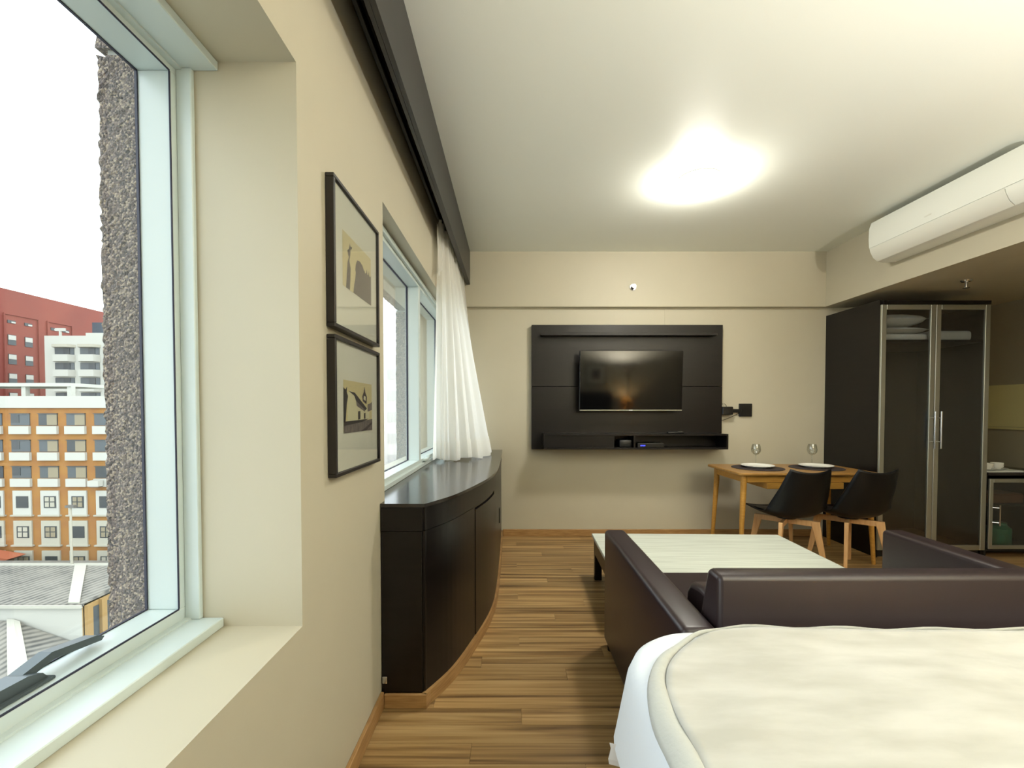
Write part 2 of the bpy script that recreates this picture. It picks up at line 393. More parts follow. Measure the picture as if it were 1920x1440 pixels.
rough_box('wall_outer_pier', -1.070, XO, 1.165, 1.88, .60, 2.165, .010, .0042)
rough_box('wall_outer_pier', -1.085, XO, 4.16, 5.0, .60, 2.165, .02)
rough_box('wall_outer_pier', -1.085, XO, -1.2, -.63, .60, 2.165, .03)
m = MB(); m.box(-1.05, XO, 1.172, 1.87, 2.165, 2.185); m.box(-1.085, XO, 4.17, 5.0, 2.165, 2.185); m.box(-1.085, XO, -1.2, -.64, 2.165, 2.185); struct(m.build('wall_outer_joint', 'facade_white'))
rough_box('wall_outer_lintel', -1.070, XO, 1.165, 5.0, 2.185, 3.1, .03)
rough_box('wall_outer_lintel', -1.085, XO, -1.2, -.63, 2.185, 3.1, .03)
rough_box('wall_outer_lintel', -1.0, XO, -.63, 1.165, 2.20, 3.1, .03)
rough_box('wall_outer_sill', -1.03, XO, -1.2, 5.0, -.3, .66, .04)

# ------------------------------------------------------------------ framed prints on the left wall
def framed_print(y0, y1, z0, z1, label, prints, u0, u1, v0, v1):
    t = thing('picture_frame', label, 'picture', (XL, (y0 + y1) / 2, z0), 'framed prints on the window wall')
    xf = XL + .027; fw = .012
    q = MB(); ring(q, XL + .001, xf, y0, y1, z0, z1, fw, .0015); q.build('frame', 'frame_black', t)
    q = MB(); q.box(XL + .004, XL + .017, y0 + fw, y1 - fw, z0 + fw, z1 - fw); mt = q.build('mat_board', 'mat_board', t)
    q = MB(); xx = XL + .0175
    def U(u): return u0 + (u1 - u0) * u
    def V(v): return v0 + (v1 - v0) * v
    names = []
    for k, (mn, pl) in enumerate(prints):
        if mn not in names: names.append(mn)
        q.mi = names.index(mn)
        q.poly([(xx + .00015 * k, U(u), V(v)) for u, v in pl])
    pr = q.build('print', names, mt, fixn=False)
    for f in pr.data.polygons:
        pass
    q = MB(); q.box(XL + .021, XL + .0225, y0 + fw, y1 - fw, z0 + fw, z1 - fw); q.build('glass', 'picture_glass', t)
SQ = [(0, 0), (1, 0), (1, 1), (0, 1)]
P1 = [('print_sepia', SQ),
      ('print_dark', [(.10, .0), (.22, .0), (.24, .22), (.25, .42), (.21, .55), (.24, .66), (.25, .76), (.30, .82), (.30, .85), (.25, .83), (.225, .88), (.215, .82), (.20, .76), (.145, .70), (.19, .60), (.15, .48), (.13, .3)]),
      ('print_dark', [(.33, 0), (.74, 0), (.74, .52), (.71, .62), (.66, .69), (.56, .72), (.47, .69), (.42, .58), (.40, .46), (.42, .44), (.40, .30), (.37, .2)]),
      ('print_dark', [(.70, 0), (1, 0), (1, .66), (.97, .60), (.93, .60), (.91, .70), (.885, .60), (.85, .60), (.83, .70), (.80, .60), (.76, .58), (.73, .64), (.70, .55)])]
P2 = [('print_sepia', SQ),
      ('print_pale', [(.12, .18), (.9, .24), (.9, .48), (.78, .50), (.22, .82), (.12, .76)]),
      ('print_ink', [(0, .2), (.06, .22), (.10, .55), (.14, .70), (.10, .78), (.11, .88), (.06, .82), (0, .86)]),
      ('print_ink', [(.16, .80), (.36, .78), (.80, .47), (.72, .42), (.40, .62), (.34, .72)]),
      ('print_grey', [(.40, .62), (.72, .44), (.72, .40), (.42, .52)]),
      ('print_dark', [(.64, .62), (.78, .56), (.80, .72), (.74, .80), (.71, .93), (.67, .80), (.62, .72)]),
      ('print_pale', [(.665, .66), (.75, .63), (.75, .72), (.68, .74)]),
      ('print_grey', [(.82, .40), (1, .44), (1, .62), (.92, .58), (.82, .56)]),
      ('print_ink', [(.46, .24), (.54, .25), (.54, .42), (.46, .41)]), ('print_ink', [(.68, .25), (.73, .26), (.73, .38), (.68, .37)]),
      ('print_grey', [(0, 0), (1, 0), (1, .24), (.5, .20), (0, .18)]),
      ('print_ink', [(0, .14), (.6, .19), (.86, .25), (.5, .235), (0, .22)]),
      ('print_dark', [(.55, .0), (.75, 0), (1, .14), (1, .18)])]
framed_print(1.318, 1.762, 1.499, 1.951, 'black framed sepia print of a statue, upper of two on the window wall', P1, 1.405, 1.686, 1.645, 1.820)
framed_print(1.318, 1.762, 1.047, 1.477, 'black framed sepia print of a church street, lower of two on the window wall', P2, 1.402, 1.684, 1.176, 1.347)

# ------------------------------------------------------------------ curtain pelmet, track, curtain
t = thing('curtain_pelmet', 'long dark wood pelmet board along the ceiling above the windows', 'pelmet', (-.42, 1.7, 2.465))
q = MB(); q.box(-.424, -.405, YR, YB - .06, 2.465, ZC - .002, .001); q.build('board', 'valance_wood', t)
q = MB(); q.box(-.44, -.424, YR, YB - .06, 2.465, 2.50, .001); q.build('lower_batten', 'valance_wood', t)
q = MB(); q.box(XL + .003, -.424, YR, YB - .06, ZC - .022, ZC - .002); q.build('top_board', 'black_matte', t)
tr = thing('curtain_track', 'grey metal curtain track hidden behind the dark pelmet', 'curtain track', (-.47, 1.7, 2.60))
q = MB(); q.box(-.482, -.446, YR, YB - .07, 2.60, 2.626, .003); q.build('rail', 'track_metal', tr)
q = MB(); q.box(-.525, -.505, YR, YB - .07, 2.585, 2.62, .003); q.build('rail', 'black_plastic', tr)
for k in range(9):
    yy = .9 + k * .3; q = MB(); q.box(-.49, -.438, yy, yy + .05, 2.595, 2.64, .003); q.tube([(-.465, yy + .025, 2.60), (-.465, yy + .025, 2.762)], .006, 6); q.build('bracket', 'black_plastic' if k % 2 else 'track_metal', tr)
for k in range(14):
    yy = 3.15 + k * .08; q = MB(); q.box(-.474, -.462, yy, yy + .012, 2.575, 2.604, .002); q.build('glider', 'black_plastic', tr)

cu = thing('curtain', 'white sheer curtain drawn to the far end of the window', 'curtain', (-.45, 3.8, .87))
top = catmull([(-.505, 3.10), (-.49, 3.4), (-.48, 3.8), (-.475, 4.26)], 10)
bot = catmull([(-.60, 3.33), (-.50, 3.36), (-.36, 3.44), (-.245, 3.60), (-.21, 3.86), (-.25, 4.08), (-.36, 4.2)], 6)
def samp(path, u):
    f = u * (len(path) - 1); i = min(int(f), len(path) - 2); return path[i].lerp(path[i + 1], f - i)
def curtain_pt(u, v, off=0.0):
    # v 0 top .. 1 bottom
    a = samp(top, u); b = samp(bot, u); s = v ** (.62 + .5 * min(1, u * 2))
    p = a.lerp(b, s)
    d = (samp(bot, min(u + .02, 1)) - samp(bot, max(u - .02, 0))).normalized().lerp((samp(top, min(u + .02, 1)) - samp(top, max(u - .02, 0))).normalized(), 1 - s)
    nrm = Vector((d.y, -d.x)).normalized()
    amp = .012 + .020 * v
    w = math.sin(u * 2 * PI * 9 + .6 * math.sin(u * 17) + .5 * v) + .4 * math.sin(u * 2 * PI * 21 + 2 * v)
    p = p + nrm * (amp * w + off)
    z = 2.572 + (.872 - 2.572) * v + (.01 * math.sin(u * 22)) * v
    return (max(p.x, -.60), p.y, max(z, .866))
q = MB(); q.grid(lambda u, v: curtain_pt(u, v), 150, 40); cl = q.build('cloth', 'curtain_voile', cu, True)
q = MB(); q.grid(lambda u, v: curtain_pt(u, .915 + .08 * v, .004), 150, 4); q.build('hem', 'curtain_voile', cu, True)
q = MB(); q.grid(lambda u, v: curtain_pt(u, .0 + .045 * v, .004), 150, 3); q.build('heading', 'curtain_voile', cu, True)
q = MB(); q.grid(lambda u, v: (-.515 + .004 * math.sin(9 * u) + .012 * v, 3.06 + .16 * u, 2.53 - (.36 - .10 * u) * v), 8, 8); q.build('loose_flap', 'curtain_voile', cu, True)

# ------------------------------------------------------------------ curved cabinet under window 2
cab = thing('curved_cabinet', 'low dark wood cabinet with curved front and glossy top under the far window', 'cabinet', (-.33, 3.0, 0))
front = catmull([(-.364, 1.835), (-.268, 2.03), (-.185, 2.32), (-.125, 2.60), (-.098, 2.90), (-.092, 3.35), (-.092, 3.85), (-.096, 4.368)], 6)
front = [(p.x, p.y) for p in front]
def off(path, d):
    out = []
    for i, p in enumerate(path):
        a = path[max(i - 1, 0)]; b = path[min(i + 1, len(path) - 1)]; tx, ty = b[0] - a[0], b[1] - a[1]; l = math.hypot(tx, ty)
        out.append((p[0] - ty / l * -d, p[1] - tx / l * d if i not in (0, len(path) - 1) else p[1]))
    return out
def strip(q, outer, inner, z0, z1): q.prism(list(outer) + list(inner)[::-1], z0, z1)
q = MB(); q.prism(front + [(XL + .002, 4.368), (XL + .002, 4.145), (-.61, 4.145), (-.61, 1.91), (XL + .002, 1.91), (XL + .002, 1.835)], .845, .86); q.build('countertop', 'espresso_top', cab)
inn = off(front, -.030)
q = MB(); q.prism([(x, max(y, 1.86)) for x, y in inn] + [(XL + .004, 4.366), (XL + .004, 1.86)], .05, .845); q.build('carcass', 'espresso', cab)
o1 = off(front, -.010); i1 = off(front, -.029)
def seg(path, ya, yb):
    def at(yv):
        for a, b in zip(path, path[1:]):
            if a[1] <= yv <= b[1]: k = (yv - a[1]) / (b[1] - a[1] + 1e-9); return (a[0] + (b[0] - a[0]) * k, yv)
        return path[-1] if yv > path[-1][1] else path[0]
    return [at(ya)] + [p for p in path if ya + 1e-4 < p[1] < yb - 1e-4] + [at(yb)]
def panel(name, ya, yb, z0, z1, d=0.0):
    q = MB(); o = off(front, -.010 + d); strip(q, seg(o, ya, yb), seg(i1, ya, yb), z0, z1); return q.build(name, 'espresso', cab)
panel('fascia', 1.85, 4.36, .745, .843, .002)
panel('front_panel', 1.85, 2.318, .06, .742)
dr = panel('door', 2.322, 2.798, .06, .725, .003)
panel('door_rail', 2.322, 2.798, .731, .742, -.006)
panel('front_panel', 2.802, 3.57, .06, .742)
panel('front_panel', 3.574, 4.36, .06, .742)
q = MB(); q.box(-.088, -.081, 2.96, 3.0, .49, .59, .002); q.build('finger_pull', 'black_plastic', cab)
q = MB(); q.box(XL + .003, -.377, 1.839, 1.86, .06, .742); q.build('end_panel', 'espresso', cab)
q = MB(); q.box(XL + .003, -.374, 1.836, 1.86, .745, .843); q.build('end_fascia', 'espresso', cab)
q = MB(); o = off(front, .004); strip(q, [(-.358, 1.822)] + seg(o, 1.86, 4.355), [(-.378, 1.837)] + seg(off(front, -.011), 1.86, 4.355), 0.0005, .06); q.box(XL + .016, -.358, 1.822, 1.837, 0.0005, .06, .002); q.build('kickboard', 'wood_trim', cab)
q = MB(); q.box(-.545, -.525, 1.832, 1.838, .10, .13, .002); q.build('hinge_plate', 'chrome', cab)

# ------------------------------------------------------------------ tv wall
tp = thing('tv_wall_panel', 'black wood media panel with shelf console on the back wall', 'tv panel', (1.12, 4.31, .86))
yb0, yf = YB - .001, YB - .06
q = MB(); q.box(.191, 2.045, yf, yb0, 1.4815, 2.077, .002); q.build('board', 'espresso', tp)
q = MB(); q.box(.191, 2.045, yf, yb0, .868, 1.4785, .002); q.build('board', 'espresso', tp)
q = MB(); q.box(.275, 1.955, yf - .085, yf, 1.962, 1.987, .002); q.build('top_ledge', 'espresso', tp)
c0, c1, cy, cz0, cz1 = .295, 2.0, 4.085, .887, 1.03
con = MB(); con.box(c0, c1, cy, yf, cz0, cz0 + .016, .001); con = con.build('console', 'espresso', tp)
q = MB(); q.box(c0, c1, cy, yf, cz1 - .016, cz1, .001); q.build('console_top', 'espresso', con)
for xx in (c0, 1.125, c1 - .016):
    q = MB(); q.box(xx, xx + .016, cy, yf, cz0 + .016, cz1 - .016); q.build('divider', 'espresso', con)
q = MB(); q.box(c0 + .017, .95, cy + .02, cy + .034, cz0 + .017, cz1 - .017); q.build('drop_front', 'espresso', con)
# tv, tilted a little downwards
tv = thing('television', 'flat black television mounted on the media panel', 'television', (1.122, 4.19, 1.53))
q = MB(); q.box(.636, 1.608, 4.172, 4.205, 1.246, 1.812, .004); q.build('casing', 'black_plastic', tv)
q = MB(); q.box(.642, 1.602, 4.1695, 4.1725, 1.258, 1.806); q.build('screen', 'tv_black', tv)
q = MB(); q.box(.640, 1.604, 4.1685, 4.1725, 1.247, 1.2545); bz = q.build('lower_bezel', 'alu_brushed', tv)
q = MB(); q.box(1.105, 1.139, 4.1675, 4.169, 1.2475, 1.254); q.build('badge', 'white_plastic', bz)
q = MB(); q.box(.72, 1.52, 4.205, 4.24, 1.30, 1.60, .01); q.build('rear_housing', 'black_plastic', tv)
q = MB(); q.box(1.0, 1.25, 4.24, 4.308, 1.40, 1.60); q.build('wall_mount', 'black_plastic', tv)
tv.rotation_euler = (math.radians(2.7), 0, 0)
# set-top box, black device, remote
st = thing('set_top_box', 'black receiver with a small blue display in the media console', 'receiver', (1.29, 4.15, .903))
q = MB(); q.box(1.165, 1.41, 4.10, 4.26, .9035, .945, .003); b_ = q.build('case', 'black_plastic', st)
q = MB(); q.box(1.17, 1.405, 4.0985, 4.101, .94, .943); q.build('trim_line', 'track_metal', b_)
q = MB()
for k in range(4): q.box(1.192 + .012 * k, 1.200 + .012 * k, 4.098, 4.1005, .916 + .002 * (k % 2), .928)
q.build('display', 'display_blue', b_)
q = MB(); q.box(1.0, 1.115, 4.11, 4.25, .9035, .975, .012, 2); tag(q.build('black_device_box', 'black_plastic', smooth=True), 'small black box in the console left of the receiver', 'device')
rm = thing('remote_control', 'black remote control lying on top of the media console', 'remote', (1.55, 4.17, 1.0305))
q = MB(); q.box(1.46, 1.61, 4.135, 4.175, 1.0305, 1.048, .005, 2); b_ = q.build('body', 'black_plastic', rm, True)
q = MB(); q.box(1.56, 1.60, 4.142, 4.168, 1.0478, 1.0495); q.build('button_pad', 'alu_brushed', b_)
br = thing('wall_bracket', 'black wall plate with swivel arm and cable beside the media panel', 'bracket', (2.2, 4.35, 1.2))
q = MB(); q.box(2.235, 2.362, 4.352, 4.3715, 1.188, 1.315, .004); q.build('wall_plate', 'black_plastic', br)
q = MB(); q.box(2.135, 2.25, 4.34, 4.365, 1.228, 1.262, .003); q.build('arm', 'black_plastic', br)
q = MB(); q.box(2.047, 2.15, 4.30, 4.365, 1.205, 1.285, .006); q.build('head', 'black_plastic', br)
q = MB(); q.tube(catmull([(2.236, 4.365, 1.22), (2.18, 4.355, 1.195), (2.11, 4.35, 1.165), (2.046, 4.345, 1.145)], 5), .0025, 6); q.build('cable', 'black_plastic', br)
q = MB(); q.tube([(2.075 + .028 * math.cos(a), 4.345, 1.285 + .028 * math.sin(a)) for a in [PI * k / 10 for k in range(11)]], .0025, 6); q.build('cable', 'black_plastic', br)

# sprinklers
s1 = thing('fire_sprinkler', 'small chrome fire sprinkler on the beam above the television', 'sprinkler', (1.171, YB - .05, 2.44))
q = MB(); q.tube([(1.171, YB - .0505, 2.44), (1.171, YB - .062, 2.44)], [.034, .030], 20); q.build('rosette', 'chrome', s1, True)
q = MB(); q.tube([(1.171, YB - .06, 2.44), (1.171, YB - .10, 2.44)], [.012, .008], 12); q.tube([(1.171, YB - .10, 2.44), (1.171, YB - .104, 2.44)], .020, 14); q.build('nozzle', 'chrome', s1, True)
s2 = thing('fire_sprinkler', 'chrome fire sprinkler hanging from the low kitchen ceiling', 'sprinkler', (3.534, 3.468, 2.2))
q = MB(); q.tube([(3.534, 3.468, 2.2605), (3.534, 3.468, 2.25)], [.036, .03], 20); q.build('rosette', 'chrome', s2, True)
q = MB(); q.tube([(3.534, 3.468, 2.25), (3.534, 3.468, 2.205)], [.011, .008], 12); q.tube([(3.534, 3.468, 2.205), (3.534, 3.468, 2.2)], .021, 14); q.build('nozzle', 'chrome', s2, True)

# ceiling lamps
def ceiling_lamp(x, y, label):
    t = thing('ceiling_lamp', label, 'ceiling lamp', (x, y, ZC - .09), None)
    q = MB(); q.lathe([(.0, -.001), (.135, -.001), (.140, -.008), (.135, -.016), (0, -.016)], (x, y, ZC), 40); q.build('base_plate', 'white_plastic', t, True)
    q = MB(); q.lathe([(.128, -.016), (.140, -.030), (.138, -.045), (.120, -.065), (.085, -.080), (.045, -.087), (0, -.089)], (x, y, ZC), 40); q.build('glass_bowl', 'lamp_glow', t, True)
    for a in (2.2, 4.3, 6.4):
        q = MB(); q.box(x + .138 * math.cos(a) - .006, x + .138 * math.cos(a) + .006, y + .138 * math.sin(a) - .006, y + .138 * math.sin(a) + .006, ZC - .034, ZC - .010, .002); q.build('clip', 'chrome', t)
ceiling_lamp(1.24, 2.98, 'round white glass ceiling lamp glowing above the coffee table')

# air conditioner
ac = thing('air_conditioner', 'white split air conditioner on the beam near the ceiling', 'air conditioner', (2.94, 3.0, 2.42))
ya, yb = 2.44, 3.545
prof = [(XB - .001, 2.738), (2.868, 2.738), (2.850, 2.728), (2.836, 2.68), (2.834, 2.60), (2.838, 2.535), (2.845, 2.505), (2.868, 2.462), (2.90, 2.435), (2.94, 2.422), (XB - .001, 2.425)]
q = MB(); q.prism([(x, z) for x, z in prof], ya, yb, 'y'); q.build('body', 'white_plastic', ac, True)
q = MB(); q.prism([(2.853, 2.727), (2.838, 2.68), (2.836, 2.60), (2.8395, 2.532), (2.834, 2.532), (2.829, 2.60), (2.831, 2.68), (2.848, 2.731)], ya, yb, 'y'); q.build('front_panel', 'white_plastic', ac, True)
q = MB(); q.prism([(2.8395, 2.526), (2.845, 2.503), (2.867, 2.461), (2.899, 2.434), (2.897, 2.429), (2.864, 2.457), (2.841, 2.501), (2.835, 2.526)], ya + .14, yb - .004, 'y'); q.build('louver', 'louver_white', ac, True)
q = MB(); q.prism([(2.8395, 2.526), (2.845, 2.503), (2.867, 2.461), (2.899, 2.434), (2.897, 2.429), (2.864, 2.457), (2.841, 2.501), (2.835, 2.526)], ya + .004, ya + .136, 'y'); q.build('side_cover', 'white_plastic', ac, True)
q = MB(); q.box(2.8282, 2.8298, 3.02, 3.07, 2.572, 2.580); q.build('badge', 'louver_white', ac)

# ------------------------------------------------------------------ dining set
dt = thing('dining_table', 'narrow oak table with tapered legs against the back wall', 'table', (2.36, 3.81, 0))
q = MB()
def rrect(x0, x1, y0, y1, r, n=5):
    out = []
    for cx, cy, a0 in ((x1 - r, y1 - r, 0), (x0 + r, y1 - r, PI / 2), (x0 + r, y0 + r, PI), (x1 - r, y0 + r, 1.5 * PI)):
        for k in range(n + 1): a = a0 + PI / 2 * k / n; out.append((cx + r * math.cos(a), cy + r * math.sin(a)))
    return out
q.prism(rrect(1.815, 2.95, 3.52, 4.12, .035), .727, .748); o = q.build('table_top', 'oak_top', dt)
bv = o.modifiers.new('bevel', 'BEVEL'); bv.width = .006; bv.segments = 2; bv.limit_method = 'ANGLE'
for (a, b) in ((1, 1), (1, -1), (-1, 1), (-1, -1)):
    x = 2.3935 + a * .5115; yy = 3.82 + b * .235
    q = MB(); q.tube([(x, yy, .727), (x, yy, .62), (x + a * .03, yy + b * .02, .0005)], [.024, .024, .014], 14); q.build('leg', 'oak', dt, True)
for (x0, x1, y0, y1) in ((1.905, 2.88, 3.575, 3.595), (1.905, 2.88, 4.045, 4.065), (1.873, 1.893, 3.60, 4.04), (2.895, 2.915, 3.60, 4.04)):
    q = MB(); q.box(x0, x1, y0, y1, .665, .727, .002); q.build('apron', 'oak', dt)
q = MB(); q.box(2.06, 2.68, 3.56, 3.9, .612, .664, .003); q.build('drawer', 'oak', dt)

def place_setting(x, side):
    y = 3.83
    q = MB(); q.lathe([(0, 0), (.205, 0), (.207, .002), (.205, .0045), (0, .0045)], (x, y, .7485), 40)
    tag(q.build('placemat', 'placemat', smooth=True), 'round dark woven placemat, %s on the oak table' % side, 'placemat', 'placemats on the oak table')
    q = MB(); q.lathe([(0, .004), (.075, .004), (.085, .002), (.088, 0), (.092, .003), (.130, .016), (.134, .019), (.131, .021), (.095, .009), (.08, .007), (0, .007)][::1], (x + .01, y + .02, .7535), 40)
    tag(q.build('dinner_plate', 'porcelain', smooth=True), 'white dinner plate, %s on the oak table' % side, 'plate', 'plates on the oak table')
    gx, gy = x + .09, 4.02
    g = thing('wine_glass', 'empty stemmed wine glass, %s on the oak table' % side, 'glass', (gx, gy, .749), 'wine glasses on the oak table')
    q = MB(); q.lathe([(0, .004), (.030, .002), (.034, 0), (.034, .001), (.030, .004), (.006, .008), (.004, .014)], (gx, gy, .749), 24); q.build('foot', 'wine_glass', g, True)
    q = MB(); q.lathe([(.004, .012), (.0035, .05), (.004, .088), (.008, .094)], (gx, gy, .749), 10); q.build('stem', 'wine_glass', g, True)
    q = MB(); q.lathe([(.003, .092), (.022, .101), (.038, .122), (.041, .142), (.037, .170), (.031, .192), (.0302, .192), (.036, .170), (.0395, .142), (.0365, .123), (.021, .103), (.0, .0955)], (gx, gy, .749), 28); q.build('bowl', 'wine_glass', g, True)
place_setting(2.13, 'at the left'); place_setting(2.64, 'at the right')

def make_chair():
    t = thing('dining_chair', 'black shell chair with beech legs, nearer the media panel', 'chair', (0, 0, 0), 'shell chairs at the oak table')
    prof = [(.235, .452, .185, .012), (.215, .458, .21, .020), (.15, .447, .228, .034), (.06, .432, .238, .046), (-.04, .424, .243, .054), (-.12, .432, .243, .064), (-.175, .462, .238, .078), (-.205, .515, .228, .082), (-.232, .59, .212, .072), (-.255, .67, .192, .058), (-.272, .74, .174, .044), (-.282, .795, .155, .030)]
    P = catmull([Vector(p).to_4d() if False else Vector((p[0], p[1], p[2])) for p in prof], 3); Lf = catmull([Vector((p[3], 0, 0)) for p in prof], 3)
    n = len(P)
    def fn(u, v):
        i = min(int(round(u * (n - 1))), n - 1); a = P[max(i - 1, 0)]; b = P[min(i + 1, n - 1)]
        ty, tz = b.x - a.x, b.y - a.y; l = math.hypot(ty, tz); ny, nz = tz / l, -ty / l      # inner normal (up / forward)
        s = 2 * v - 1; lift = Lf[i].x * abs(s) ** 2.4
        top = .022 * abs(s) ** 2 * max(0, (u - .8) / .2)
        return (P[i].z * s, P[i].x + ny * lift, P[i].y + nz * lift + top)
    q = MB(); q.grid(fn, n - 1, 16); sh = q.build('shell', 'chair_black', t, True)
    so = sh.modifiers.new('thickness', 'SOLIDIFY'); so.thickness = .010; so.offset = 0
    q = MB()
    q.grid(lambda u, v: (.19 * (2 * v - 1) * (1 - .12 * (2 * u - 1) ** 4), -.13 + .33 * u, .445 + .022 * (1 - (2 * u - 1) ** 4) * (1 - (2 * v - 1) ** 4) + .03 * abs(2 * v - 1) ** 2.4), 10, 10); pad = q.build('seat_pad', 'chair_black', t, True)
    q = MB(); q.lathe([(0, .405), (.07, .405), (.07, .424), (0, .424)], (0, 0, 0), 20); q.build('seat_mount', 'black_plastic', t)
    for sx in (1, -1):
        for sy in (1, -1):
            tp = Vector((sx * .135, sy * .135, .405)); bt = Vector((sx * .19, sy * .19, .0005))
            d = Vector((sx, sy, 0)).normalized(); p = Vector((-sy, sx, 0)).normalized() * 1
            q = MB(); rings = []
            for (c, w, th) in ((tp, .030, .014), (tp.lerp(bt, .25), .024, .013), (bt, .013, .011)):
                rings.append([q.bm.verts.new(c + d * a * w + p * b * th) for a, b in ((-1, -1), (1, -1), (1, 1), (-1, 1))])
            for r0, r1 in zip(rings, rings[1:]):
                for k in range(4): q.bm.faces.new((r0[k], r0[(k + 1) % 4], r1[(k + 1) % 4], r1[k]))
            q.bm.faces.new(rings[0]); q.bm.faces.new(rings[-1][::-1])
            o = q.build('leg', 'beech', t)
            b = o.modifiers.new('bevel', 'BEVEL'); b.width = .004; b.segments = 2
    for s in (1, -1):
        q = MB(); a = Vector((.14, .14 * s, .385)); b = -Vector((.14, .14 * s, -.385)); d = (b - a).normalized(); p = Vector((-d.y, d.x, 0)) * .012; zz = Vector((0, 0, .020))
        vs = [q.bm.verts.new(c + sp * p + sz * zz) for c in (a, b) for sp, sz in ((-1, -1), (1, -1), (1, 1), (-1, 1))]
        for f in ((0, 1, 2, 3), (7, 6, 5, 4), (0, 4, 5, 1), (1, 5, 6, 2), (2, 6, 7, 3), (3, 7, 4, 0)): q.bm.faces.new([vs[k] for k in f])
        q.build('cross_rail', 'beech', t)
    return t
ch = make_chair(); ch.location = (2.16, 3.47, 0); ch.rotation_euler.z = math.radians(4)
ch2 = copy_tree(ch); ch2.location = (2.65, 3.47, 0); ch2.rotation_euler.z = math.radians(5); ch2['label'] = 'black shell chair with beech legs, nearer the wardrobe'

# ------------------------------------------------------------------ wardrobe
wr = thing('wardrobe', 'tall dark wardrobe with aluminium framed smoked glass doors', 'wardrobe', (3.55, 4.05, 0))
wx0, wx1, wy, wz = 3.085, 4.0, 3.735, 2.135
def part(name, mt, par, *a, **k):
    q = MB(); q.box(*a, **k); return q.build(name, mt, par)
part('side_panel', 'espresso', wr, wx0, wx0 + .02, wy, YB - .002, .0005, wz + .04)
part('side_panel', 'espresso', wr, wx1 - .02, wx1, wy, YB - .002, .0005, wz)
part('top_panel', 'espresso', wr, wx0 + .02, wx1, wy - .02, YB - .002, wz, wz + .03)
part('bottom_panel', 'espresso', wr, wx0 + .02, wx1 - .02, wy, YB - .002, .06, .08)
part('plinth', 'black_matte', wr, wx0 + .02, wx1 - .02, wy + .02, wy + .035, .0005, .06)
part('back_panel', 'espresso', wr, wx0 + .02, wx1 - .02, YB - .012, YB - .002, .08, wz)
part('shelf', 'espresso', wr, wx0 + .02, wx1 - .02, wy + .02, YB - .012, 1.825, 1.845)
mid = (wx0 + wx1) / 2
for (a, b, hx) in ((wx0 + .002, mid - .002, mid - .022), (mid + .002, wx1 - .002, mid + .030)):
    q = MB(); fw = .042; z0_, z1_ = .066, wz - .003; y0_, y1_ = wy - .021, wy - .001
    for bx in ((a, a + fw, z0_, z1_), (b - fw, b, z0_, z1_), (a + fw, b - fw, z0_, z0_ + fw), (a + fw, b - fw, z1_ - fw, z1_)): q.box(bx[0], bx[1], y0_, y1_, bx[2], bx[3], .003)
    d = q.build('door', 'alu_brushed', wr)
    part('pane', 'smoked_glass', d, a + fw, b - fw, wy - .013, wy - .008, z0_ + fw, z1_ - fw)
    q = MB(); q.tube([(hx, wy - .055, .93), (hx, wy - .055, 1.24)], .007, 12)
    for zz in (.985, 1.185): q.tube([(hx, wy - .055, zz), (hx + (.0 if hx < mid else 0), wy - .021, zz)], .005, 8)
    q.build('handle', 'chrome', d, True)
def pillow(name, x0, x1, y0, y1, z0, z1, mt, label, cat, group=None):
    q = MB(); n = 14
    def fn(s):
        def f(u, v):
            a = 1 - abs(2 * u - 1) ** 3; b = 1 - abs(2 * v - 1) ** 3; hgt = (a * b) ** .45
            zc = (z0 + z1) / 2
            return (x0 + (x1 - x0) * u, y0 + (y1 - y0) * v, zc + s * (z1 - z0) / 2 * hgt)
        return f
    q.grid(fn(1), n, n); q.grid(fn(-1), n, n); bmesh.ops.remove_doubles(q.bm, verts=q.bm.verts[:], dist=1e-5)
    o = q.build(name, mt, smooth=True); tag(o, label, cat, group); return o
pillow('pillow', 3.13, 3.53, 3.76, 4.26, 1.968, 2.085, 'linen_white', 'white pillow on top of the linen behind the left wardrobe door', 'pillow')
pillow('pillow', 3.12, 3.535, 3.75, 4.28, 1.902, 1.966, 'linen_white', 'flat white folded quilt under the pillow behind the left wardrobe door', 'quilt')
q = MB(); q.box(3.12, 3.535, 3.77, 4.25, 1.846, 1.899, .02, 3); tag(q.build('folded_blanket', 'linen_white', smooth=True), 'folded white blanket lowest on the wardrobe shelf, left door', 'blanket')
q = MB(); q.box(3.57, 3.93, 3.79, 4.25, 1.846, 1.93, .025, 3); tag(q.build('folded_blanket', 'linen_white', smooth=True), 'folded white blanket on the shelf behind the right wardrobe door', 'blanket')

# ------------------------------------------------------------------ kitchenette beside the wardrobe
mb_ = thing('minibar_cabinet', 'low dark cabinet with a framed glass door right of the wardrobe', 'cabinet', (4.3, 4.05, 0))
kx0, kx1, ky = 4.005, 4.63, 3.735
part('side_panel', 'black_matte', mb_, kx0, kx0 + .02, ky, YB - .002, .0005, .70); part('side_panel', 'black_matte', mb_, kx1 - .02, kx1, ky, YB - .002, .0005, .70)
part('bottom_panel', 'black_matte', mb_, kx0 + .02, kx1 - .02, ky, YB - .002, .05, .07); part('back_panel', 'black_matte', mb_, kx0 + .02, kx1 - .02, YB - .012, YB - .002, .07, .70)
part('shelf', 'black_matte', mb_, kx0 + .02, kx1 - .02, ky + .03, YB - .012, .43, .445)
part('worktop', 'espresso_top', mb_, kx0, kx1, ky - .025, YB - .002, .70, .725, bev=.003)
q = MB(); fw = .032; a, b, z0_, z1_ = kx0 + .022, kx1 - .004, .075, .672
for bx in ((a, a + fw, z0_, z1_), (b - fw, b, z0_, z1_), (a + fw, b - fw, z0_, z0_ + fw), (a + fw, b - fw, z1_ - fw, z1_)): q.box(bx[0], bx[1], ky - .021, ky - .001, bx[2], bx[3], .003)
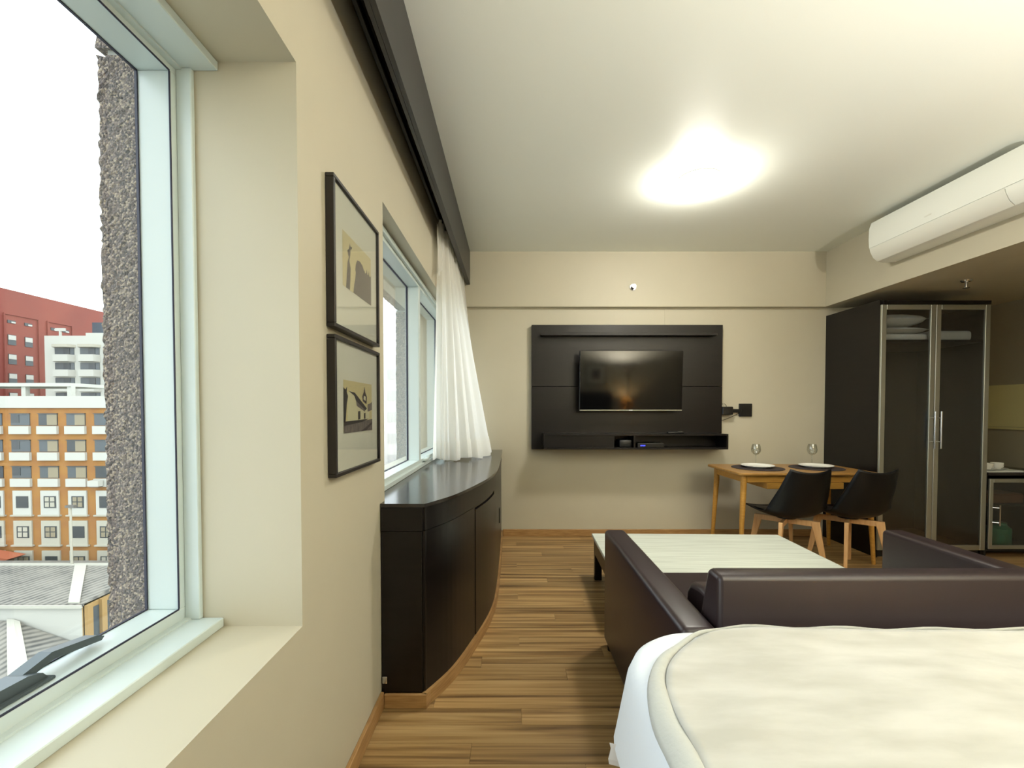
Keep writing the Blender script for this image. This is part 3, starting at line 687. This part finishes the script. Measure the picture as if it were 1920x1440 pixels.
d = q.build('door', 'alu_brushed', mb_)
part('pane', 'smoked_glass', d, a + fw, b - fw, ky - .013, ky - .008, z0_ + fw, z1_ - fw)
q = MB(); q.tube([(4.085, ky - .05, .28), (4.085, ky - .05, .455)], .006, 10)
for zz in (.305, .43): q.tube([(4.085, ky - .05, zz), (4.05, ky - .021, zz)], .004, 8)
q.build('handle', 'chrome', d, True)
q = MB(); q.lathe([(0, 0), (.07, 0), (.08, .02), (.08, .15), (.05, .18), (.05, .2), (0, .2)], (4.27, 3.86, .0705), 20); tag(q.build('green_canister', 'green_thing', smooth=True), 'green canister dim behind the glass door of the low cabinet', 'canister')
q = MB(); q.box(4.10, 4.42, 3.80, 4.0, .4455, .53, .01); tag(q.build('storage_box', 'brown_thing'), 'brown box on the shelf behind the glass door of the low cabinet', 'box')
q = MB(); q.prism(rrect(4.05, 4.38, 3.76, 3.98, .03), .7255, .733); tag(q.build('serving_tray', 'white_plastic'), 'white tray with cups on the kitchenette worktop', 'tray')
def cup(x, y, label):
    t = thing('cup', label, 'cup', (x, y, .7335), 'cups on the tray')
    q = MB(); q.lathe([(0, .002), (.05, .002), (.068, .010), (.07, .012), (.066, .012), (.045, .006), (0, .006)], (x, y, .7335), 24); q.build('saucer', 'porcelain', t, True)
    q = MB(); q.lathe([(0, .007), (.025, .007), (.038, .03), (.043, .058), (.040, .058), (.034, .03), (0, .012)], (x, y, .7335), 24); q.build('bowl', 'porcelain', t, True)
    q = MB(); q.tube([(x + .036 + .024 * math.sin(a), y, .765 + .018 * math.cos(a)) for a in [PI * k / 8 for k in range(9)]], .004, 8); q.build('handle', 'porcelain', t, True)
cup(4.12, 3.83, 'white cup on the tray, partly hidden by the wardrobe'); cup(4.25, 3.87, 'white cup and saucer on the tray, right of the other cup')
wp = thing('wall_panel', 'pale yellow panel on the dim kitchenette wall', 'panel', (XR - .01, 4.1, 1.07))
part('board', 'cream_panel', wp, XR - .018, XR - .001, 3.5, 4.33, 1.095, 1.487); part('ledge', 'cream_panel', wp, XR - .026, XR - .001, 3.5, 4.335, 1.072, 1.092)

# ------------------------------------------------------------------ coffee table
ct = thing('coffee_table', 'low coffee table with a white slatted top in front of the sofa', 'table', (1.26, 2.87, 0))
part('top', 'table_white', ct, .585, 1.955, 2.475, 3.272, .305, .33, bev=.003)
for (x0, x1, y0, y1) in ((.60, 1.94, 2.49, 2.515), (.60, 1.94, 3.235, 3.26), (.60, .625, 2.515, 3.245), (1.915, 1.94, 2.515, 3.245)): part('apron', 'espresso', ct, x0, x1, y0, y1, .19, .305)
for x in (.60, 1.89):
    for yy in (2.49, 3.208): part('leg', 'espresso', ct, x, x + .05, yy, yy + .05, .0005, .19)
part('lower_shelf', 'leather_dark', ct, .65, 1.89, 2.54, 3.22, .10, .118)
ct.rotation_euler.z = math.radians(-1.5)

# ------------------------------------------------------------------ sofa
so = thing('sofa', 'low brown leather two seat sofa with its back to the bed', 'sofa', (1.28, 1.8, 0))
def arm(x0, x1):
    q = MB(); q.box(x0, x1, 1.262, 2.341, .03, .618, .022, 4); q.build('arm', 'leather', so, True)
arm(.49, .600); arm(1.962, 2.074)
q = MB(); q.prism([(1.285, .05), (1.285, .748), (1.292, .760), (1.302, .764), (1.352, .764), (1.364, .756), (1.37, .742), (1.47, .42), (1.47, .05)], .606, 1.956, 'x'); o = q.build('backrest', 'leather', so, True)
b = o.modifiers.new('bevel', 'BEVEL'); b.width = .014; b.segments = 3; b.limit_method = 'ANGLE'; b.angle_limit = math.radians(60)
q = MB(); q.box(.606, 1.956, 1.47, 2.30, .06, .28, .01, 2); q.build('seat_base', 'leather_dark', so, True)
for (x0, x1) in ((.608, 1.278), (1.284, 1.954)):
    q = MB(); q.box(x0, x1, 1.475, 2.31, .282, .405, .03, 4); q.build('seat_cushion', 'leather', so, True)
q = MB()
q.prism([(1.485, .408), (1.462, .46), (1.452, .52), (1.462, .575), (1.50, .60), (1.60, .605), (1.69, .59), (1.725, .55), (1.735, .408)], .685, 1.90, 'x'); o = q.build('back_cushion', 'leather', so, True)
b = o.modifiers.new('bevel', 'BEVEL'); b.width = .02; b.segments = 3; b.limit_method = 'ANGLE'; b.angle_limit = math.radians(60)
for x in (.52, 2.02):
    for yy in (1.32, 2.28):
        q = MB(); q.tube([(x, yy, .0005), (x, yy, .035)], .022, 12); q.build('foot', 'black_plastic', so, True)

# ------------------------------------------------------------------ bed
bed = thing('bed', 'bed with a white fitted sheet in the right foreground', 'bed', (1.12, .15, 0))
def rr(x0, x1, y0, y1, r, n=14, lx=40, ly=40):
    pts = []
    cs = [(x1 - r, y1 - r, 0), (x0 + r, y1 - r, PI / 2), (x0 + r, y0 + r, PI), (x1 - r, y0 + r, 1.5 * PI)]
    arcs = [[(cx + r * math.cos(a0 + PI / 2 * k / n), cy + r * math.sin(a0 + PI / 2 * k / n)) for k in range(n + 1)] for cx, cy, a0 in cs]
    for i in range(4):
        pts += arcs[i]; e = arcs[i][-1]; s_ = arcs[(i + 1) % 4][0]; nn = lx if i % 2 == 0 else ly
        pts += [(e[0] + (s_[0] - e[0]) * k / nn, e[1] + (s_[1] - e[1]) * k / nn) for k in range(1, nn)]
    return pts
BX0, BX1, BY0, BY1, BZ = .272, 1.95, -.93, 1.212, .655
part('base', 'espresso', bed, BX0 + .05, BX1 - .05, BY0, BY1 - .05, .06, .34)
for x in (BX0 + .09, BX1 - .13):
    for yy in (BY0 + .05, BY1 - .14): part('leg', 'black_matte', bed, x, x + .04, yy, yy + .04, .0005, .06)
q = MB(); q.prism(rr(BX0 + .02, BX1 - .02, BY0, BY1 - .02, .19), .34, BZ - .02); q.build('mattress', 'linen_white', bed, True)
def loft(q, rings, cap=True):
    R = [[q.bm.verts.new(p) for p in r] for r in rings]; n = len(R[0])
    for a, b in zip(R, R[1:]):
        for k in range(n): q.bm.faces.new((a[k], a[(k + 1) % n], b[(k + 1) % n], b[k]))
    if cap: q.bm.faces.new(R[0])
def sheet_ring(inset, z, wav=0.0, jag=0.0):
    pts = rr(BX0 + inset, BX1 - inset, BY0 + max(inset, 0), BY1 - inset, max(.21 - inset, .03)); out = []
    for i, (x, y) in enumerate(pts):
        w = math.sin(i * .42) * .6 + math.sin(i * .17 + 1.3) + .5 * math.sin(i * .9)
        cx, cy = x - 1.12, y - .14; l = math.hypot(cx, cy)
        out.append((x + cx / l * wav * w, y + cy / l * wav * w * (1 if y < 1.1 else .3), z + jag * math.sin(i * .23)))
    return out
q = MB(); loft(q, [sheet_ring(.2, BZ), sheet_ring(.06, BZ), sheet_ring(.03, BZ - .006), sheet_ring(.012, BZ - .02), sheet_ring(.0, BZ - .05, .002), sheet_ring(-.006, BZ - .09, .004), sheet_ring(-.014, BZ - .14, .006), sheet_ring(-.022, BZ - .19, .008), sheet_ring(-.027, BZ - .225, .009, .010)])
sh = q.build('fitted_sheet', 'sheet_white', bed, True)
q = MB(); q.grid(lambda u, v: (.236 + .032 * u + .003 * math.sin(6 * v), 1.052 - .012 * u, .446 - .052 * v), 3, 4); o = q.build('care_tag', 'tag_paper', sh)
so2 = o.modifiers.new('thickness', 'SOLIDIFY'); so2.thickness = .001
part('headboard', 'espresso', bed, .15, 2.1, YR + .016, YR + .065, .30, 1.15, bev=.004)
# blanket
bl = thing('blanket', 'cream plush blanket spread over the bed', 'blanket', (1.12, .15, .66))
from mathutils import noise as NZ
def bz(x, y):
    return .010 * NZ.noise((x * 2.2, y * 5.5, 3.1)) + .006 * NZ.noise((x * 6, y * 9, 1.7)) + .006 * NZ.noise((x * 1.1 + y * 3.0, y * 2 - x, 9))
BLX0, BLX1, BLY0, BLY1 = .266, 1.955, -.2, 1.148
def blanket_ring(ins):
    pts = rr(BLX0 + ins, BLX1 - ins, BLY0 + ins, BLY1 - ins, max(.34 - ins, .02)); out = []
    for (x, y) in pts:
        d = min(x - BX0, BX1 - x); drop = 0 if d > .05 else (.05 - d) ** 2 * 9
        out.append((x, y, BZ + .02 + bz(x, y) * (1 if ins > .02 else .6) - drop))
    return out
q = MB()
def bl_fn(u, v):
    # grid mapped on a rounded rectangle
    x = BLX0 + .046 + (BLX1 - .02 - BLX0 - .062) * u; y = BLY0 + (BLY1 - .008 - BLY0) * v
    r = .31; cx, cy = BLX0 + .046 + r, BLY1 - .008 - r
    if y > cy:
        xm = cx - math.sqrt(max(r * r - (y - cy) ** 2, 0)); x = xm + (BLX1 - .02 - xm) * u
    return (x, y, BZ + .024 + bz(x, y))
q.grid(bl_fn, 90, 110); o = q.build('plush_top', 'blanket', bl, True); s_ = o.modifiers.new('thickness', 'SOLIDIFY'); s_.thickness = .016; s_.offset = -1
q = MB()
# hem border following the left edge and the far rounded corner
path = [(BLX0, BLY0)] + [(BLX0, BLY0 + (BLY1 - .34 - BLY0) * k / 40) for k in range(1, 41)]
rC = .34; path += [(BLX0 + rC - rC * math.cos(a), BLY1 - rC + rC * math.sin(a)) for a in [PI / 2 * k / 24 for k in range(1, 25)]] + [(BLX0 + rC + (BLX1 - BLX0 - rC) * k / 40, BLY1) for k in range(1, 41)]
def hem_fn(u, v):
    i = min(int(round(u * (len(path) - 1))), len(path) - 1); x, y = path[i]
    a = path[max(i - 1, 0)]; b = path[min(i + 1, len(path) - 1)]; tx, ty = b[0] - a[0], b[1] - a[1]; l = math.hypot(tx, ty); nx, ny = ty / l, -tx / l
    wdt = .050 if i < 41 else max(.004, .050 - (i - 41) / 20 * .046)
    px, py = x + nx * wdt * v, y + ny * wdt * v
    d = px - BX0; drop = 0 if d > .05 else (.05 - d) ** 2 * 7
    return (px, py, BZ + .018 + .008 * math.sin(PI * v) ** .6 + bz(px, py) * .8 - drop + .003 * math.sin(i * .9))
q.grid(hem_fn, len(path) - 1, 8); o = q.build('hem_border', 'blanket_hem', bl, True); s_ = o.modifiers.new('thickness', 'SOLIDIFY'); s_.thickness = .010; s_.offset = -1

# ------------------------------------------------------------------ behind the camera: things the tv reflects, plus an added uplight
def bedside(cx, where, w, watts, warm):
    ns = thing('nightstand', 'small dark nightstand %s' % where, 'nightstand', (cx, -.78, 0))
    part('cabinet', 'espresso', ns, cx - w / 2, cx + w / 2, -.98, -.60, .08, .55, bev=.003); part('drawer_front', 'espresso', ns, cx - w / 2 + .01, cx + w / 2 - .01, -.6, -.585, .32, .53)
    for x in (cx - w / 2 + .01, cx + w / 2 - .04):
        for yy in (-.97, -.64): part('leg', 'black_matte', ns, x, x + .03, yy, yy + .03, .0005, .08)
    tl = thing('table_lamp', 'table lamp with a warm glowing shade, on the nightstand %s' % where, 'lamp', (cx, -.78, .5505))
    q = MB(); q.lathe([(0, 0), (.07, 0), (.07, .012), (.012, .02), (.010, .34), (0, .34)], (cx, -.78, .5505), 20); q.build('base', 'chrome', tl, True)
    q = MB(); q.lathe([(.13, .28), (.10, .46), (.098, .46), (.128, .28)], (cx, -.78, .5505), 28); q.build('shade', 'lamp_shade', tl, True)
    q = MB(); q.lathe([(0, .34), (.02, .345), (.026, .355), (.015, .365), (0, .367)], (cx, -.78, .5505), 16); q.build('bulb', 'white_plastic', tl, True)
    ld = bpy.data.lights.new('point_light', 'POINT'); ld.energy = watts; ld.color = warm; ld.shadow_soft_size = .035
    lo = bpy.data.objects.new('point_light', ld); COL.objects.link(lo); lo.parent = tl; lo.location = (0, 0, .415)
bedside(2.37, 'far from the window', .45, 30.0, (1, .72, .38))
fl = thing('added_uplight', 'added unseen uplight shaped as a floor lamp to brighten the ceiling', 'lamp', (2.3, -.45, 0))  # added out of view, only to throw light on the ceiling
q = MB(); q.lathe([(0, .0005), (.14, .0005), (.14, .02), (.02, .03), (0, .03)], (2.3, -.45, 0), 28); q.build('base', 'chrome', fl, True)
q = MB(); q.tube([(2.3, -.45, .028), (2.3, -.45, 1.60)], .012, 12); q.build('pole', 'chrome', fl, True)
q = MB(); q.lathe([(.012, 1.58), (.06, 1.60), (.12, 1.64), (.165, 1.70), (.160, 1.70), (.115, 1.646), (.055, 1.607), (0, 1.60)], (2.3, -.45, 0), 32); q.build('shade', 'white_plastic', fl, True)
ld = bpy.data.lights.new('point_light', 'POINT'); ld.energy = UPLIGHT; ld.color = (1, .97, .92); ld.shadow_soft_size = .03
lo = bpy.data.objects.new('point_light', ld); COL.objects.link(lo); lo.parent = fl; lo.location = (0, 0, 1.655)
for k, x in enumerate((.55, 1.55)):
    t = thing('picture_frame', ('framed print above the headboard, nearer the window' if k == 0 else 'framed print above the headboard, nearer the nightstand'), 'picture', (x + .2, YR, 1.3), 'framed prints above the headboard')
    q = MB(); q.box(x, x + .42, YR + .001, YR + .024, 1.30, 1.32); q.box(x, x + .42, YR + .001, YR + .024, 1.70, 1.72); q.box(x, x + .02, YR + .001, YR + .024, 1.32, 1.70); q.box(x + .4, x + .42, YR + .001, YR + .024, 1.32, 1.70); q.build('frame', 'frame_black', t)
    part('mat_board', 'mat_board', t, x + .02, x + .40, YR + .002, YR + .014, 1.32, 1.70); part('print', 'print_dark', t, x + .12, x + .30, YR + .014, YR + .0155, 1.42, 1.62)

# ------------------------------------------------------------------ outdoors: buildings across the street
GZ = -24.0
m = MB(); m.box(-400, -2, -150, 400, GZ - 1, GZ); struct(m.build('street_ground', 'asphalt'))
ob = thing('orange_building', 'orange brick office block with white panels under its windows', 'building', (-50, 56, GZ), 'buildings across the street')
part('wall', 'orange_brick', ob, -66.5, -37, 50, 62, GZ, 1.5)
part('parapet', 'facade_white', ob, -66.8, -36.8, 49.8, 62.2, 1.5, 2.85)
XC = [-55.5 + 3.14 * k for k in range(-3, 6)]
def fbox(name, mt, par, x0, x1, y0, y1, z0, z1): return part(name, mt, par, x0, x1, y0, y1, z0, z1)
ri = 0
for r_ in range(3):
    zt = .83 - 2.98 * r_
    for k, xc in enumerate(XC):
        w_ = fbox('window', 'far_window' if (k * 5 + r_ * 3) % 4 else 'far_window_dark', ob, xc - 1.06, xc + 1.06, 49.93, 50.02, zt - 1.29, zt)
        fbox('frame', 'far_window_dark', w_, xc - 1.10, xc + 1.10, 49.80, 50.0, zt, zt + .07)
        kk = (k * 7 + r_ * 5) % 5
        if kk in (0, 3): fbox('blind', 'far_blind', w_, xc - .1, xc + 1.02, 49.90, 49.94, zt - 1.25, zt - .06)
        elif kk == 1: fbox('blind', 'far_window_dark', w_, xc - 1.0, xc - .1, 49.90, 49.94, zt - 1.0, zt - .1)
        fbox('spandrel', 'facade_white', ob, xc - 1.13, xc + 1.13, 49.72, 50.02, zt - 2.27, zt - 1.36)
for r_ in range(4):
    zt = -7.85 - 3.42 * r_
    for k, xc in enumerate(XC):
        fbox('surround', 'facade_white' if r_ == 0 else 'facade_cream', ob, xc - 1.0, xc + 1.06, 49.85, 50.02, zt - 2.75, zt)
        w_ = fbox('window', 'far_window_dark', ob, xc - .58, xc + .78, 49.80, 49.9, zt - 1.95, zt - .62)
        if (k + r_) % 3: 
            for a, b, c_, d_ in ((-.42, .02, -1.2, -.72), (.16, .64, -1.2, -.72), (-.42, .02, -1.82, -1.32), (.16, .64, -1.82, -1.32)): fbox('pane', 'far_blind' if (k + r_) % 2 else 'facade_cream', w_, xc + a, xc + b, 49.77, 49.81, zt + c_, zt + d_)
        fbox('sill', 'facade_cream', ob, xc - 1.2, xc + 1.25, 49.7, 50.02, zt - 2.9, zt - 2.75)
pg = thing('pergola', 'white flat canopy on posts on the orange building roof', 'canopy', (-58, 54, 2.85))
fbox('canopy', 'facade_white', pg, -66, -51.9, 52, 58, 4.05, 4.45)
for x in (-65, -57.8, -52.4): fbox('post', 'facade_white', pg, x, x + .5, 52.2, 52.7, 2.86, 4.05)
acu = thing('outdoor_condenser', 'small white air conditioning unit on the orange facade', 'air conditioner', (-46.6, 49.4, -7.2))
fbox('case', 'facade_white', acu, -47.2, -46.0, 49.0, 49.6, -7.25, -6.6); fbox('bracket', 'track_metal', acu, -47.1, -46.1, 49.1, 49.69, -7.35, -7.25)
lp = thing('lamp_post', 'thin pale street lamp pole in front of the orange building', 'street lamp', (-45.1, 45, GZ))
q = MB(); q.tube([(-45.1, 45, GZ), (-45.1, 45, -8.6)], [.16, .09], 8); q.build('pole', 'facade_cream', lp, True); fbox('lamp_head', 'track_metal', lp, -45.5, -44.6, 44.8, 45.2, -8.7, -8.45)

rb = thing('red_building', 'tall brick red building with few windows behind the white block', 'building', (-112, 110, GZ), 'buildings across the street')
fbox('wall', 'facade_red', rb, -125, -104, 74, 160, GZ, 26.2)
for (ya_, yb_) in ((76.5, 84), (91.0, 97.6), (99.5, 105), (118, 124)):
    q = MB(); 
    q.box(-104.0, -103.8, ya_, yb_, 21.0, 21.25); q.box(-104.0, -103.75, ya_ - .12, ya_ + .12, -10, 21.2); q.box(-104.0, -103.75, yb_ - .12, yb_ + .12, -10, 21.2); q.build('rib', 'facade_red', rb)
for yc in (78.5, 81.6, 92.4, 95.6, 101, 103.6):
    for r_ in range(7):
        zc = 16.3 - 4.0 * r_
        if r_ == 0: zc2 = 19.6
        w_ = fbox('window', 'far_window_dark', rb, -104.02, -103.9, yc - .75, yc + .75, zc - 1.5, zc + .6); fbox('shutter', 'facade_white', w_, -103.91, -103.85, yc - .7, yc + .7, zc - .45, zc + .5)
    w_ = fbox('window', 'far_window_dark', rb, -104.02, -103.9, yc - .75, yc + .75, 19.3, 19.9); fbox('shutter', 'facade_white', w_, -103.91, -103.85, yc - .1, yc + .7, 19.35, 19.65)

wb = thing('white_building', 'white apartment block with stacked balconies beside the red building', 'building', (-84, 95, GZ), 'buildings across the street')
fbox('wall', 'facade_white', wb, -92.6, -74, 88, 100, GZ, 16.0)
for bx in (-88.6, -83.6, -78.4):
    for r_ in range(6):
        zt = 13.6 - 2.97 * r_
        w_ = fbox('window', 'far_window', wb, bx - 1.9, bx + 1.9, 87.9, 88.02, zt - 1.35, zt); fbox('pane', 'far_window_dark', w_, bx - .2, bx + 1.1, 87.84, 87.91, zt - 1.3, zt - .05)
        q = MB(); q.prism([(bx - 2.0, 88.0), (bx - 1.4, 86.9), (bx + 1.6, 86.9), (bx + 2.1, 88.0)], zt - 2.75, zt - 1.4); q.build('balcony', 'facade_white', wb)
    q = MB(); q.prism([(bx - 2.1, 88.0), (bx - 1.4, 86.8), (bx + 1.6, 86.8), (bx + 2.2, 88.0)], 13.65, 14.2); q.build('canopy', 'facade_cream', wb)
fbox('roof_house', 'facade_white', wb, -86.3, -76, 90, 97, 16, 16.9)
rs = thing('rooftop_sign', 'white T shaped sign on the white building roof', 'sign', (-90.5, 89, 16)); fbox('board', 'facade_white', rs, -91.5, -89.6, 89, 89.3, 17.1, 17.7); fbox('post', 'facade_white', rs, -90.7, -90.4, 89, 89.3, 16.02, 17.1)
tk = thing('rooftop_tank', 'dark railed water tank on the white building roof', 'tank', (-84, 93, 16.9))
fbox('tank', 'tank_blue', tk, -85.9, -84.0, 91, 94, 16.95, 19.2); fbox('rail', 'tank_blue', tk, -84, -78, 91, 91.1, 19.0, 19.15)
for x in (-82, -80, -78): fbox('rail_post', 'tank_blue', tk, x, x + .1, 91, 91.1, 16.9, 19.0)

rl = thing('grey_roof_building', 'low building with a weathered grey tiled roof and ochre pilasters', 'building', (-48, 42, GZ), 'buildings across the street')
fbox('wall', 'facade_white', rl, -62, -37.4, 38.1, 47, GZ, -15.6)
q = MB(); q.prism([(37.9, -15.55), (45, -14.6), (47.5, -15.0), (47.5, -15.6), (37.9, -15.75)], -62.5, -37.2, 'x'); rf = q.build('roof', 'roof_tiles', rl)
fbox('ridge_cap', 'roof_white', rf, -62.5, -37.2, 44.8, 45.3, -14.72, -14.50)
q = MB(); q.prism([(-38.5, 38), (-37.5, 38), (-43.6, 45), (-44.8, 45)], 0, .12); o = q.build('hip_cap', 'roof_white', rf)
for v in o.data.vertices:
    wy_ = v.co.y + 42; v.co.z += (-15.5 + (wy_ - 38) * .1285)
fbox('gutter', 'roof_white', rf, -62.5, -37.2, 37.75, 37.95, -15.85, -15.6)
fbox('side_wall', 'facade_ochre', rl, -37.4, -37.2, 38.1, 47, GZ, -15.6)
for k in range(7):
    yy = 38.1 + 1.35 * k
    fbox('pilaster', 'facade_ochre', rl, -37.3, -36.9, yy, yy + .5, GZ, -15.75)
    if k < 6: fbox('window', 'far_window', rl, -37.25, -37.14, yy + .55, yy + 1.3, -19.8, -16.2)
ll = thing('lower_roof_building', 'lower ochre walled annex with a hipped grey tile roof', 'building', (-43, 35, GZ), 'buildings across the street')
fbox('wall', 'facade_ochre', ll, -56, -37.3, 33.2, 38.0, GZ, -19.6)
A_ = (-43.2, 37.95, -17.0); E1 = (-36.9, 37.95, -19.3); E2 = (-36.9, 32.8, -19.4); E3 = (-56, 32.8, -19.4); E4 = (-56, 37.95, -17.0)
q = MB(); q.poly([A_, E1, E2]); q.poly([A_, E2, E3, E4]); q.poly([E1, A_, E4, (-56, 37.95, -19.7), (-36.9, 37.95, -19.7)]); q.poly([E1, (-36.9, 37.95, -19.7), (-36.9, 32.8, -19.7), E2]); q.poly([E2, (-36.9, 32.8, -19.7), (-56, 32.8, -19.7), E3]); rf = q.build('roof', 'roof_tiles', ll)
q = MB()
def up(p, d=.08): return (p[0], p[1], p[2] + d)
for (c0_, c1_) in (((-43.75, 37.9, -16.9), (-38.0, 32.85, -19.35)), ((-42.6, 37.9, -17.1), (-36.95, 33.5, -19.3))): q.poly([up((-43.2, 37.95, -16.95)), up(c0_), up(c1_), up((-36.9, 32.8, -19.35))])
o = q.build('hip_cap', 'roof_white', rf)
fbox('cornice', 'facade_ochre', ll, -37.0, -36.6, 32.8, 38, -20.1, -19.7)
tr_ = thing('terracotta_roof', 'sliver of orange tiled roof at the left edge below the orange block', 'roof', (-58, 47.5, -15.2))
q = MB(); q.prism([(-70, -16.5), (-58.5, -16.5), (-54.6, -14.9), (-58.5, -14.3), (-70, -14.0)], 47.6, 49.4, 'y'); q.build('tiles', 'terracotta', tr_); fbox('wall', 'facade_cream', tr_, -70, -58.5, 47.8, 49.2, GZ, -16.5)
pb = thing('pale_backdrop', 'added pale block standing in for the overexposed view beyond the far window', 'building', (-12, 70, GZ), 'buildings across the street')  # added building, its pale colours imitate an overexposed outlook
fbox('wall', 'washed_out_wall', pb, -22, -4, 62, 75, GZ, 9)
for r_ in range(9):
    for k in range(5):
        xc = -20.2 + 3.6 * k; w_ = fbox('window', 'washed_out_window', pb, xc - .8, xc + .8, 61.92, 62.02, 5.6 - 3 * r_, 7.0 - 3 * r_)
